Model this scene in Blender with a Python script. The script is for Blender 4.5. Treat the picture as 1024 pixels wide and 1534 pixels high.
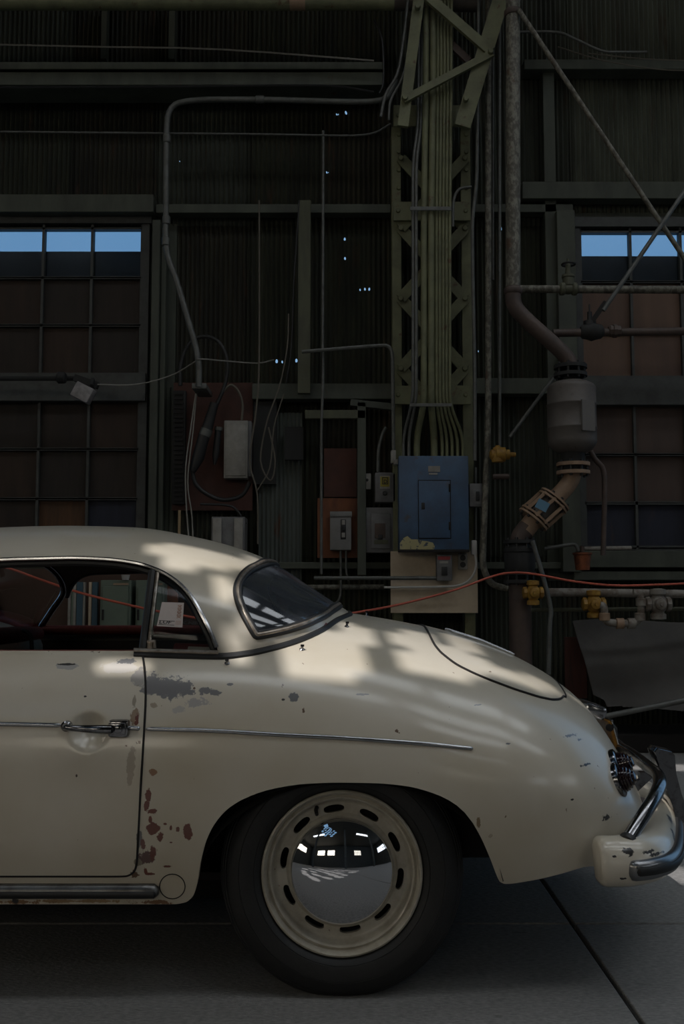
import bpy, bmesh, math, random
import numpy as np
from mathutils import Vector, Matrix
from mathutils.bvhtree import BVHTree
for o in list(bpy.data.objects): bpy.data.objects.remove(o, do_unlink=True)
S = bpy.context.scene; COL = S.collection
random.seed(7); R = math.radians; PI = math.pi
# ---------------------------------------------------------------- camera
F = 1493.0; TH = math.atan(123.0/F); CAMZ = 1.016
cd = bpy.data.cameras.new('camera'); cam = bpy.data.objects.new('camera', cd); COL.objects.link(cam)
cd.sensor_fit = 'VERTICAL'; cd.sensor_height = 36.0; cd.sensor_width = 24.0; cd.lens = 36.0*F/1534.0
cd.clip_start = 0.05; cd.clip_end = 200
cam.location = (0, 0, CAMZ); cam.rotation_euler = (PI/2 + TH, 0, 0)
S.camera = cam
# ---------------------------------------------------------------- world, sun, exposure
w = bpy.data.worlds.new('sky'); S.world = w; w.use_nodes = True
bg = w.node_tree.nodes['Background']; bg.inputs[0].default_value = (0.30, 0.55, 0.86, 1); bg.inputs[1].default_value = 0.72
SUN_DIR = Vector((-0.30, -0.62, 0.95)).normalized()         # towards the sun
sl = bpy.data.lights.new('sun', 'SUN'); so = bpy.data.objects.new('sun', sl); COL.objects.link(so)
sl.energy = 3.6; sl.angle = R(0.3); sl.color = (1.0, 0.965, 0.96)
so.rotation_euler = SUN_DIR.to_track_quat('Z', 'Y').to_euler(); so.location = (-4, -8, 14)
vs = S.view_settings; vs.view_transform = 'Standard'; vs.look = 'None'; vs.gamma = 1.0; vs.use_curve_mapping = False
vs.exposure = 0.0
SKYLIGHT = 1.36          # glow of the roof's frosted skylights and hall windows

# ---------------------------------------------------------------- helpers
def ray(px, py):
    u = (px-512.0)/F; v = (767.0-py)/F
    return Vector((u, math.cos(TH)-v*math.sin(TH), math.sin(TH)+v*math.cos(TH)))
def at(px, py, Y):
    d = ray(px, py); t = Y/d.y
    return Vector((d.x*t, Y, CAMZ+d.z*t))
def onfloor(px, py):
    d = ray(px, py); t = -CAMZ/d.z
    return Vector((d.x*t, d.y*t, 0))
def m2(px, Y): return px*Y/F         # pixels at a depth -> metres

class MB:
    def __init__(s): s.v = []; s.f = []
    def add(s, vs, fs):
        n = len(s.v); s.v += [Vector(p) for p in vs]; s.f += [[i+n for i in f] for f in fs]; return s
    def box(s, c, d, rot=None, bev=0.0):
        x, y, z = d[0]/2, d[1]/2, d[2]/2; c = Vector(c)
        if bev <= 0:
            vs = [Vector((a*x, b*y, e*z)) for a in (-1, 1) for b in (-1, 1) for e in (-1, 1)]
            fs = [[0,1,3,2],[4,6,7,5],[0,4,5,1],[2,3,7,6],[0,2,6,4],[1,5,7,3]]
        else:
            bm = bmesh.new(); bmesh.ops.create_cube(bm, size=1)
            for q in bm.verts: q.co = Vector((q.co.x*2*x, q.co.y*2*y, q.co.z*2*z))
            bmesh.ops.bevel(bm, geom=bm.edges[:], offset=min(bev, x*.9, y*.9, z*.9), segments=2, profile=.5, affect='EDGES')
            bm.verts.index_update(); vs = [q.co.copy() for q in bm.verts]; fs = [[q.index for q in f.verts] for f in bm.faces]; bm.free()
        if rot is not None: vs = [rot @ p for p in vs]
        return s.add([p+c for p in vs], fs)
    def bar(s, a, b, wx, wy, side=Vector((0, 1, 0))):
        a = Vector(a); b = Vector(b); d = (b-a); L = d.length; z = d/L
        x = side.cross(z)
        if x.length < 1e-4: x = Vector((1, 0, 0))
        x.normalize(); y = z.cross(x)
        rot = Matrix((x, y, z)).transposed()
        return s.box((a+b)/2, (wx, wy, L), rot)
    def tube(s, pts, r, n=8, cap=True, closed=False):
        P = [Vector(p) for p in pts]; m = len(P)
        rr = r if isinstance(r, (list, tuple)) else [r]*m
        def tan(i):
            if closed: return (P[(i+1) % m]-P[i-1]).normalized()
            return (P[min(i+1, m-1)]-P[max(i-1, 0)]).normalized()
        t0 = tan(0); u = t0.orthogonal().normalized(); vs = []
        for i in range(m):
            t = tan(i); u = (u - t*u.dot(t))
            if u.length < 1e-6: u = t.orthogonal()
            u.normalize(); v = t.cross(u)
            for k in range(n):
                a = 2*PI*k/n; vs.append(P[i]+(u*math.cos(a)+v*math.sin(a))*rr[i])
        fs = []
        for i in range(m if closed else m-1):
            j = (i+1) % m
            for k in range(n):
                fs.append([i*n+k, i*n+(k+1) % n, j*n+(k+1) % n, j*n+k])
        if cap and not closed:
            fs.append(list(range(n))[::-1]); fs.append([(m-1)*n+k for k in range(n)])
        return s.add(vs, fs)
    def lathe(s, prof, c=(0, 0, 0), axis=(0, 0, 1), n=32, a0=0.0):
        # prof: list of (radius, height along axis)
        ax = Vector(axis).normalized(); u = ax.orthogonal().normalized(); v = ax.cross(u); c = Vector(c); vs = []; fs = []
        for (r, h) in prof:
            for k in range(n):
                a = a0+2*PI*k/n; vs.append(c+ax*h+(u*math.cos(a)+v*math.sin(a))*r)
        for i in range(len(prof)-1):
            for k in range(n): fs.append([i*n+k, i*n+(k+1) % n, (i+1)*n+(k+1) % n, (i+1)*n+k])
        if prof[0][0] > 1e-5: fs.append(list(range(n))[::-1])
        if prof[-1][0] > 1e-5: fs.append([(len(prof)-1)*n+k for k in range(n)])
        return s.add(vs, fs)
    def prism(s, poly, depth):
        # poly: list of 3D points (planar), depth: extrusion vector
        n = len(poly); d = Vector(depth); P = [Vector(p) for p in poly]
        vs = P+[p+d for p in P]; fs = [list(range(n))[::-1], list(range(n, 2*n))]
        for i in range(n): fs.append([i, (i+1) % n, n+(i+1) % n, n+i])
        return s.add(vs, fs)
    def grid(s, G, flip=False):
        ni = len(G); nj = len(G[0]); vs = [p for row in G for p in row]; fs = []
        for i in range(ni-1):
            for j in range(nj-1):
                q = [i*nj+j, (i+1)*nj+j, (i+1)*nj+j+1, i*nj+j+1]
                fs.append(q[::-1] if flip else q)
        return s.add(vs, fs)

def wloc(o):
    p = Vector(o.location)
    while o.parent: o = o.parent; p += Vector(o.location)
    return p
def tag(o, label=None, cat=None, group=None, kind=None):
    if label: o['label'] = label
    if cat: o['category'] = cat
    if group: o['group'] = group
    if kind: o['kind'] = kind
    return o
def obj(name, mb, mt, parent=None, label=None, cat=None, group=None, kind=None, smooth=False, fix=True, autos=None):
    vs = mb.v; xs = [p.x for p in vs]; ys = [p.y for p in vs]; zs = [p.z for p in vs]
    c = Vector(((min(xs)+max(xs))/2, (min(ys)+max(ys))/2, min(zs)))
    me = bpy.data.meshes.new(name); me.from_pydata([p-c for p in vs], [], mb.f); me.update()
    if fix:
        bm = bmesh.new(); bm.from_mesh(me); bmesh.ops.remove_doubles(bm, verts=bm.verts[:], dist=1e-5)
        bmesh.ops.recalc_face_normals(bm, faces=bm.faces[:]); bm.to_mesh(me); bm.free()
    me.materials.append(mt)
    o = bpy.data.objects.new(name, me); COL.objects.link(o)
    o.location = c
    if parent is not None:
        o.parent = parent; o.location = c - wloc(parent)
    if smooth or autos:
        me.polygons.foreach_set('use_smooth', [True]*len(me.polygons))
        if autos or True:
            try: me.set_sharp_from_angle(angle=R(autos or 40))
            except Exception: pass
    return tag(o, label, cat, group, kind)
def empty(name, loc, label=None, cat=None, group=None, kind=None, parent=None):
    o = bpy.data.objects.new(name, None); COL.objects.link(o); o.empty_display_size = .1
    o.location = Vector(loc)
    if parent is not None: o.parent = parent; o.location = Vector(loc)-wloc(parent)
    return tag(o, label, cat, group, kind)

def pchip(xs, ys):
    xs = np.array(xs, float); ys = np.array(ys, float); h = np.diff(xs); d = np.diff(ys)/h; n = len(xs); m = np.zeros(n)
    for i in range(1, n-1):
        if d[i-1]*d[i] > 0:
            w1 = 2*h[i]+h[i-1]; w2 = h[i]+2*h[i-1]; m[i] = (w1+w2)/(w1/d[i-1]+w2/d[i])
    m[0] = d[0]; m[-1] = d[-1]
    def f(x):
        x = min(max(x, xs[0]), xs[-1]); i = int(min(max(np.searchsorted(xs, x)-1, 0), n-2)); t = (x-xs[i])/h[i]
        return float((2*t**3-3*t**2+1)*ys[i]+(t**3-2*t**2+t)*h[i]*m[i]+(-2*t**3+3*t**2)*ys[i+1]+(t**3-t**2)*h[i]*m[i+1])
    return f
def cr(P, k=6, closed=False):
    # Catmull-Rom smoothing of a polyline
    P = [Vector(p) for p in P]; n = len(P); out = []
    rng = range(n) if closed else range(n-1)
    for i in rng:
        p0 = P[i-1] if (closed or i > 0) else P[0]*2-P[1]
        p1 = P[i]; p2 = P[(i+1) % n]; p3 = P[(i+2) % n] if (closed or i+2 < n) else P[-1]*2-P[-2]
        for j in range(k):
            t = j/k
            out.append(0.5*((2*p1)+(p2-p0)*t+(2*p0-5*p1+4*p2-p3)*t*t+(3*p1-p0-3*p2+p3)*t**3))
    if not closed: out.append(P[-1])
    return out
def inpoly(x, y, P):
    c = False; j = len(P)-1
    for i in range(len(P)):
        if (P[i][1] > y) != (P[j][1] > y) and x < (P[j][0]-P[i][0])*(y-P[i][1])/(P[j][1]-P[i][1])+P[i][0]: c = not c
        j = i
    return c
def fillet(P, r=.06, k=5):
    # rounds the inner corners of a 3D polyline (for bent pipes)
    P = [Vector(p) for p in P]; out = [P[0]]
    for i in range(1, len(P)-1):
        a = P[i-1]-P[i]; b = P[i+1]-P[i]; ra = min(r, a.length*.45); rb = min(r, b.length*.45)
        A = P[i]+a.normalized()*ra; B = P[i]+b.normalized()*rb
        for j in range(k+1):
            t = j/k; out.append(A*(1-t)**2+P[i]*2*t*(1-t)+B*t*t)
    out.append(P[-1]); return out

# ---------------------------------------------------------------- materials
def nt(name):
    m = bpy.data.materials.new(name); m.use_nodes = True; t = m.node_tree
    return m, t, t.nodes['Principled BSDF']
def mat(name, col, rough=.6, metal=0.0, col2=None, scale=6.0, lo=.4, hi=.65, bump=0.0, bscale=60.0, coat=0.0, stretch=(1, 1, 1), spec=.5, col3=None, scale3=20.0, lo3=.58, hi3=.66):
    m, t, b = nt(name); N = t.nodes; L = t.links
    b.inputs['Base Color'].default_value = (*col, 1); b.inputs['Roughness'].default_value = rough; b.inputs['Metallic'].default_value = metal
    b.inputs['Coat Weight'].default_value = coat; b.inputs['Specular IOR Level'].default_value = spec
    geo = N.new('ShaderNodeNewGeometry'); mp = N.new('ShaderNodeMapping'); mp.inputs['Scale'].default_value = stretch
    L.new(geo.outputs['Position'], mp.inputs[0])
    cur = None
    def layer(prev, c, sc, l, h, seed):
        n = N.new('ShaderNodeTexNoise'); n.inputs['Scale'].default_value = sc; n.inputs['Detail'].default_value = 7; n.inputs['Roughness'].default_value = .62
        n.noise_dimensions = '4D'; n.inputs['W'].default_value = seed
        L.new(mp.outputs[0], n.inputs['Vector'])
        r = N.new('ShaderNodeMapRange'); r.inputs[1].default_value = l; r.inputs[2].default_value = h; L.new(n.outputs[0], r.inputs[0])
        x = N.new('ShaderNodeMix'); x.data_type = 'RGBA'; L.new(r.outputs[0], x.inputs[0])
        if prev is None: x.inputs[6].default_value = (*col, 1)
        else: L.new(prev, x.inputs[6])
        x.inputs[7].default_value = (*c, 1); return x.outputs[2]
    if col2: cur = layer(None, col2, scale, lo, hi, 1.3)
    if col3: cur = layer(cur, col3, scale3, lo3, hi3, 5.1)
    if cur: L.new(cur, b.inputs['Base Color'])
    if bump:
        n = N.new('ShaderNodeTexNoise'); n.inputs['Scale'].default_value = bscale; n.inputs['Detail'].default_value = 5; L.new(mp.outputs[0], n.inputs['Vector'])
        bp = N.new('ShaderNodeBump'); bp.inputs['Strength'].default_value = bump; bp.inputs['Distance'].default_value = .01
        L.new(n.outputs[0], bp.inputs['Height']); L.new(bp.outputs[0], b.inputs['Normal'])
    return m
def emat(name, col, s):
    m, t, b = nt(name); b.inputs['Base Color'].default_value = (.5, .5, .5, 1); b.inputs['Emission Color'].default_value = (*col, 1); b.inputs['Emission Strength'].default_value = s; return m
def glassmat(name, tint=(.75, .8, .82), rough=.02, gloss=.5, haze=0.0, hcol=(.3, .34, .4)):
    m = bpy.data.materials.new(name); m.use_nodes = True; t = m.node_tree; N = t.nodes; L = t.links
    N.remove(N['Principled BSDF']); out = N['Material Output']
    tr = N.new('ShaderNodeBsdfTransparent'); tr.inputs[0].default_value = (*tint, 1)
    gl = N.new('ShaderNodeBsdfGlossy'); gl.inputs['Roughness'].default_value = rough
    fr = N.new('ShaderNodeFresnel'); fr.inputs[0].default_value = gloss
    mx = N.new('ShaderNodeMixShader'); L.new(fr.outputs[0], mx.inputs[0]); L.new(tr.outputs[0], mx.inputs[1]); L.new(gl.outputs[0], mx.inputs[2])
    if haze:
        df = N.new('ShaderNodeBsdfDiffuse'); df.inputs[0].default_value = (*hcol, 1); m2_ = N.new('ShaderNodeMixShader'); m2_.inputs[0].default_value = haze
        L.new(mx.outputs[0], m2_.inputs[1]); L.new(df.outputs[0], m2_.inputs[2]); L.new(m2_.outputs[0], out.inputs[0])
    else: L.new(mx.outputs[0], out.inputs[0])
    return m

def wearpaint(name, col, spots, rough=.34, coat=.6, dirt=True):
    # cream paint with flaked patches: spots = (x, y, z, radius_x, radius_z, colour, noise amount)
    m, t, b = nt(name); N = t.nodes; L = t.links
    b.inputs['Roughness'].default_value = rough; b.inputs['Coat Weight'].default_value = coat; b.inputs['Coat Roughness'].default_value = .13
    geo = N.new('ShaderNodeNewGeometry')
    n = N.new('ShaderNodeTexNoise'); n.inputs['Scale'].default_value = 3.2; n.inputs['Detail'].default_value = 6; L.new(geo.outputs[0], n.inputs['Vector'])
    r = N.new('ShaderNodeMapRange'); r.inputs[1].default_value = .40; r.inputs[2].default_value = .72; L.new(n.outputs[0], r.inputs[0])
    x = N.new('ShaderNodeMix'); x.data_type = 'RGBA'; x.inputs[6].default_value = (*col, 1); x.inputs[7].default_value = (col[0]*.86, col[1]*.83, col[2]*.76, 1)
    L.new(r.outputs[0], x.inputs[0]); cur = x.outputs[2]
    # fine freckles
    n2 = N.new('ShaderNodeTexNoise'); n2.inputs['Scale'].default_value = 34; n2.inputs['Detail'].default_value = 3; L.new(geo.outputs[0], n2.inputs['Vector'])
    r2 = N.new('ShaderNodeMapRange'); r2.inputs[1].default_value = .735; r2.inputs[2].default_value = .75; L.new(n2.outputs[0], r2.inputs[0])
    x2 = N.new('ShaderNodeMix'); x2.data_type = 'RGBA'; x2.inputs[7].default_value = (.12, .07, .04, 1); L.new(r2.outputs[0], x2.inputs[0]); L.new(cur, x2.inputs[6]); cur = x2.outputs[2]
    nz = N.new('ShaderNodeTexNoise'); nz.inputs['Scale'].default_value = 38; nz.inputs['Detail'].default_value = 9; nz.inputs['Roughness'].default_value = .74; L.new(geo.outputs[0], nz.inputs['Vector'])
    nv = N.new('ShaderNodeMath'); nv.operation = 'SUBTRACT'; nv.inputs[1].default_value = .5; L.new(nz.outputs[0], nv.inputs[0])
    for (px, py_, pz, rx, rz, c, amt) in spots:
        sb = N.new('ShaderNodeVectorMath'); sb.operation = 'SUBTRACT'; sb.inputs[1].default_value = (px, py_, pz); L.new(geo.outputs[0], sb.inputs[0])
        ml = N.new('ShaderNodeVectorMath'); ml.operation = 'MULTIPLY'; ml.inputs[1].default_value = (1/rx, 1/.25, 1/rz); L.new(sb.outputs[0], ml.inputs[0])
        ln = N.new('ShaderNodeVectorMath'); ln.operation = 'LENGTH'; L.new(ml.outputs[0], ln.inputs[0])
        ma = N.new('ShaderNodeMath'); ma.operation = 'MULTIPLY_ADD'; ma.inputs[1].default_value = amt*1.9+.6; L.new(nv.outputs[0], ma.inputs[0]); L.new(ln.outputs['Value'], ma.inputs[2])
        rr = N.new('ShaderNodeMapRange'); rr.inputs[1].default_value = 1.0; rr.inputs[2].default_value = .9; L.new(ma.outputs[0], rr.inputs[0])
        xx = N.new('ShaderNodeMix'); xx.data_type = 'RGBA'; xx.inputs[7].default_value = (*c, 1); L.new(rr.outputs[0], xx.inputs[0]); L.new(cur, xx.inputs[6]); cur = xx.outputs[2]
    L.new(cur, b.inputs['Base Color'])
    return m
# ================================================================ CAR SURFACE FUNCTIONS
CY = 3.395                                                   # the car's centre line (y)
fW = pchip([-2.93,-2.9,-2.8,-2.6,-2.3,-1.9,-1.4,-.9,.2,.4,.6,.7,.8,.85,.9,.94,.965], [.06,.25,.46,.66,.78,.82,.832,.835,.832,.815,.755,.69,.59,.515,.405,.265,.06])
fH = pchip([-2.93,-2.9,-2.8,-2.5,-2.0,-1.55,-1.3,-.6,-.3,0,.1,.287,.5,.7,.755,.82,.88,.92,.95,.965], [.34,.42,.54,.70,.83,.92,.985,.99,.985,.955,.94,.905,.84,.735,.69,.60,.49,.42,.36,.31])
fZW = pchip([-2.93,-2.6,-2.2,.4,.7,.85,.965], [.32,.40,.48,.48,.42,.35,.29])
n_body = pchip([-2.93,-2.4,-1.5,-.4,.1,.4,.7,.965], [2.2,2.4,2.75,2.75,2.5,2.2,2.15,2.2])
def yhalf(x, z):
    W, H, zw = fW(x), fH(x), fZW(x)
    if z <= zw: return max(W - .055*((zw-z)/.3)**2, .01)
    q = min((z-zw)/max(H-zw, 1e-4), 1.0); n = n_body(x)
    return W*max(1-q**n, 0)**(1/n)
def sec_body(x, zl=.14):
    W, H, zw = fW(x), fH(x), fZW(x); n = n_body(x); pts = []
    for i in range(24):
        z = zl+(zw-zl)*i/24
        if z < zw: pts.append((yhalf(x, z), z))
    for i in range(91):
        a = (PI/2)*i/90; pts.append((W*math.cos(a)**(2/n), zw+(H-zw)*math.sin(a)**(2/n)))
    return pts
# lower outline of the near flank: sill, rear wheel arch, tail
_lo = [(-40,1357),(200,1357),(258,1357),(276,1354),(288,1344),(295,1325),(301,1292),(310,1258),(324,1230),(345,1207),(375,1190),(410,1179),(455,1172),(505,1170),(560,1171),(605,1175),(645,1185),(675,1199),(698,1219),(716,1247),(733,1284),(744,1312),(750,1324),(760,1328),(800,1325),(850,1318),(890,1312)]
_LO = [at(a, b, 2.585) for a, b in _lo]
_lx = [p.x for p in _LO]; _lz = [p.z for p in _LO]
_fx = [-2.1 + (x-0.0) for x in _lx if -.36 < x < .44]; _fz = [z for x, z in zip(_lx, _lz) if -.36 < x < .44]
LX = [-2.93, -2.8] + _fx + _lx + [.75, .85, .965]; LZ = [.26, .25] + _fz + _lz + [.275, .272, .27]
_pr = sorted(zip(LX, LZ)); LX = []; LZ = []
for a, b in _pr:
    if not LX or a-LX[-1] > .004: LX.append(a); LZ.append(b)
zlow = pchip(LX, LZ)
ZB = .862
def zbelt(x):
    z = fZW(x)+(fH(x)-fZW(x))*.765
    return min(ZB, z) if x > -1.4 else z
def part_sec(pts, z0, z1, n):
    # resample the piece of a section between two heights, n points by arc length
    zs = np.array([p[1] for p in pts]); ys = np.array([p[0] for p in pts])
    zz = np.linspace(0, 1, 140); 
    cum = np.concatenate([[0], np.cumsum(np.hypot(np.diff(ys), np.diff(zs)))])
    def s_of(z): return float(np.interp(z, zs, cum))
    a = s_of(z0); b = cum[-1] if z1 is None else s_of(z1)
    ss = np.linspace(a, b, n)
    return [(float(np.interp(s, cum, ys)), float(np.interp(s, cum, zs))) for s in ss]
def stations(a, b, step, extra=()):
    xs = list(np.arange(a, b, step))+[b]+list(extra); xs = sorted(set(round(float(x), 4) for x in xs)); return xs
dense = list(np.arange(-.42, -.25, .004))+list(np.arange(.34, .46, .005))+list(np.arange(.8, .966, .008))+list(np.arange(-2.93, -2.75, .012))+[float(a)-2.1 for a in np.arange(-.42, -.25, .006)]+[float(a)-2.1 for a in np.arange(.34, .46, .008)]
BX = stations(-2.93, .965, .02, dense)
N1, N2 = 34, 26
def body_rows(x):
    pts = sec_body(x); zl = zlow(x); zb = max(zbelt(x), zl+.01)
    a = part_sec(pts, zl, zb, N1); b = part_sec(pts, zb, None, N2)
    return a+b[1:]
def build_body(cut=True):
    mb = MB(); G = []
    rows = [body_rows(x) for x in BX]
    for side in (-1, 1):
        base = len(mb.v); nr = len(rows[0])
        for x, rw in zip(BX, rows):
            for (y, z) in rw: mb.v.append(Vector((x, CY+side*y, z)))
            # rolled lip along the lower edge
            mb.v.append(Vector((x, CY+side*max(rw[0][0]-.03, 0), rw[0][1]+.006)))
        st = nr+1
        for i in range(len(BX)-1):
            xm = (BX[i]+BX[i+1])/2
            for j in range(nr-1):
                if cut and -1.40 < xm < -.60 and .33 < rows[i][j][1] < .82 and j < N1-3: continue
                if cut and j >= N1-1 and (-1.46 < xm < -.42 or (-.42 <= xm < .0 and rows[i][j][0] < ybase(xm)-.035)): continue
                mb.f.append([base+i*st+j, base+(i+1)*st+j, base+(i+1)*st+j+1, base+i*st+j+1])
            mb.f.append([base+i*st+nr, base+(i+1)*st+nr, base+(i+1)*st, base+i*st])
    return mb
_full = build_body(False)
BVH_BODY = BVHTree.FromPolygons([tuple(v) for v in _full.v], _full.f)
def cast(px, py, bvh):
    d = ray(px, py).normalized(); h = bvh.ray_cast(Vector((0, 0, CAMZ)), d)
    return (h[0], h[1]) if h[0] is not None else (None, None)
def castb(px, py): 
    p, n = cast(px, py, BVH_BODY)
    if n is not None and n.dot(ray(px, py)) > 0: n = -n
    return p, n
def mir(p): return Vector((p.x, 2*CY-p.y, p.z))
# ---- hardtop: base line follows the body, sections rise to the crown
_bp = [(330,983),(370,979),(400,973),(440,962),(480,945),(505,929),(520,918)]
_bh = []
for a, b in _bp:
    p, n = castb(a, b)
    if p: _bh.append(p)

_bx = [-1.3] + [-.6, -.45] + [p.x for p in _bh[:-1]] + [.028]
_bz = [ZB-.004, ZB-.006, ZB-.010] + [p.z for p in _bh[:-1]] + [fH(.028)]
zbase = pchip(_bx, _bz)
XT0, XT1 = -1.10, .028
def ybase(x):
    if x >= XT1-.001: return .02
    return max(yhalf(x, zbase(x)), .02)
fHT = pchip([-1.3,-1.13,-.91,-.69,-.469,-.314,-.22,-.126,-.01,.028], [1.195,1.226,1.243,1.238,1.202,1.158,1.115,1.055,.978,.952])
fNT = pchip([-1.3,-.6,-.2,.03], [2.35,2.35,2.2,2.1])
def sec_top(x):
    yb, zb, H, n = ybase(x), zbase(x), max(fHT(x), zbase(x)+.002), fNT(x)
    return [(yb*math.cos(PI/2*i/80)**(2/n), zb+(H-zb)*math.sin(PI/2*i/80)**(2/n)) for i in range(81)]
def top_at(x, s):
    pts = sec_top(x); ys = np.array([p[0] for p in pts]); zs = np.array([p[1] for p in pts])
    cum = np.concatenate([[0], np.cumsum(np.hypot(np.diff(ys), np.diff(zs)))]); q = s*cum[-1]
    return float(np.interp(q, cum, ys)), float(np.interp(q, cum, zs))
def top_s(x, z):
    pts = sec_top(x); ys = np.array([p[0] for p in pts]); zs = np.array([p[1] for p in pts])
    cum = np.concatenate([[0], np.cumsum(np.hypot(np.diff(ys), np.diff(zs)))])
    return float(np.interp(z, zs, cum)/cum[-1])
TX = stations(XT0, XT1, .02, list(np.arange(-.34, XT1, .008))+list(np.arange(XT0, -.98, .008)))
_tf = MB()
for sd in (-1, 1):
    _tf.grid([[Vector((x, CY+sd*y, z)) for (y, z) in (lambda P: [P[i] for i in range(0, 81, 2)])(sec_top(x))] for x in TX])
BVH_TOP = BVHTree.FromPolygons([tuple(v) for v in _tf.v], _tf.f)
def castt(px, py):
    p, n = cast(px, py, BVH_TOP)
    if n is not None and n.dot(ray(px, py)) > 0: n = -n
    return p, n
# side opening (door window + quarter window): lower edge of the roof skin
_op = [(0,839),(60,837),(110,836),(160,838),(205,844),(236,854),(262,869),(285,892),(302,920),(315,946),(326,972)]
_oh = [castt(a, b)[0] for a, b in _op]
_ox = [-1.10,-1.085,-1.06,-1.03,-1.0] + [p.x for p in _oh]; _oz = [1.015,1.045,1.075,1.097,1.108] + [p.z for p in _oh]
zopen_f = pchip(_ox, _oz); XQ = _oh[-1].x
def zopen(x): return zopen_f(x) if x < XQ else zbase(x)
TX = stations(XT0, XT1, .02, list(np.arange(-.34, XT1, .008))+list(np.arange(XT0, -.98, .008))+[round(a+.0,4) for a in np.arange(-.56, XQ+.004, .006)])
# rear window outline in (x, s)
def win_px(off):
    base = [(404,845),(390,849),(376,856),(364,868),(359,882),(361,898),(368,916),(377,933),(385,946.5),(386,948),(387.5,947.8),(410,943.5),(440,936),(470,925),(492,913),(503,906)]
    out = []
    n = len(base)
    for i, (a, b) in enumerate(base):
        q0 = base[max(i-1, 0)]; q1 = base[min(i+1, n-1)]; tx, ty = q1[0]-q0[0], q1[1]-q0[1]; L = math.hypot(tx, ty)
        out.append((a-ty/L*0+ (ty/L)*off*-1*-1, b-(tx/L)*off*-1*-1))
    return out
def win_xs(off):
    P = []
    for a, b in win_px(off):
        p, n = castt(a, b)
        if p is not None and p.y < CY: P.append((p.x, top_s(p.x, p.z)))
    P = [q for q in P if q[1] < .985]
    return [(P[0][0]+.012, 1.0)] + P + [(P[-1][0]+.008, 1.0)]
# ================================================================ THE HALL (setting)
YW = 7.0
CONC = mat('concrete', (.26, .25, .235), .85, col2=(.15, .146, .138), scale=130, lo=.36, hi=.66, bump=.5, bscale=160, stretch=(.4, 1, 1), col3=(.09, .083, .075), scale3=22, lo3=.64, hi3=.72)
JOINT = mat('floor_joint', (.02, .019, .018), .95)
floor = obj('floor', MB().box((0, -3.5, -.11), (32, 23, .16)), JOINT, kind='structure')
fx = [.713+2.95*k for k in range(-6, 6)]; fy = [3.18+3.4*k for k in range(-6, 3)]
slabs = {}
for i in range(len(fx)-1):
    for j in range(len(fy)-1):
        x0, x1, y0, y1 = fx[i]+.007, fx[i+1]-.007, fy[j]+.006, fy[j+1]-.006
        obj('concrete_slab', MB().box(((x0+x1)/2, (y0+y1)/2, -.015), (x1-x0, y1-y0, .03), bev=.004), CONC, floor)
HX, HY0, HZ = 15.0, -14.0, 8.5
DWALL = mat('hall_wall', (.07, .072, .065), .9, col2=(.04, .04, .036), scale=3)
def slabwall(name, boxes):
    mb = MB()
    for c, d in boxes: mb.box(c, d)
    return obj(name, mb, DWALL, kind='structure')
slabwall('wall_left', [((-HX-.1, -3.5, HZ/2), (.2, 21, HZ))]); slabwall('wall_right', [((HX+.1, -3.5, HZ/2), (.2, 21, HZ))]); slabwall('wall_front', [((0, HY0-.1, HZ/2), (2*HX+.4, .2, HZ))])
# frosted windows of the hall behind the camera and on its ends, glow raised at left to warm the door, at right for the floor
WLIT = emat('frosted_daylight', (1.0, .93, .80), SKYLIGHT*1.0); WLITR = emat('frosted_daylight_bright', (.86, .93, 1.0), SKYLIGHT*1.5); WLITL = emat('frosted_warm_fill', (1.0, .90, .74), SKYLIGHT*3.0); STEEL = mat('dark_steel', (.05, .052, .05), .6, .3)
nwin = 3
for (cx, cy_, L, ax) in [(-9, HY0+.02, 3.6, 'x'), (-4.4, HY0+.02, 3.0, 'x'), (6.5, HY0+.02, 3.0, 'x'), (-HX+.02, -8, 4, 'y'), (-HX+.02, -2.5, 4, 'y'), (HX-.02, -8, 4, 'y'), (HX-.02, -1.5, 4, 'y')]:
    fr = MB(); z0, z1 = 4.6, 6.6
    def b3(u0, u1, za, zb, dep):
        c = (cx+(u0+u1)/2, cy_+dep, (za+zb)/2) if ax == 'x' else (cx+(dep if cx < 0 else -dep), cy_+(u0+u1)/2, (za+zb)/2)
        return c, ((u1-u0, .04, zb-za) if ax == 'x' else (.04, u1-u0, zb-za))
    for u in np.linspace(-L/2, L/2, 5): fr.box(*b3(u-.04, u+.04, z0-.05, z1+.05, .03))
    for z in (z0, (z0+z1)/2, z1): fr.box(*b3(-L/2, L/2, z-.04, z+.04, .03))
    wo = obj('window_%d' % nwin, fr, STEEL, kind='structure'); nwin += 1
    lit = WLITR if cx > 10 else WLITL if cx < -3 else WLIT
    for k in range(4):
        u0 = -L/2+L*k/4+.04; u1 = -L/2+L*(k+1)/4-.04
        for za, zb in ((z0+.04, (z0+z1)/2-.04), ((z0+z1)/2+.04, z1-.04)): obj('window_pane', MB().box(*b3(u0, u1, za, zb, .0)), lit, wo)
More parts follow.
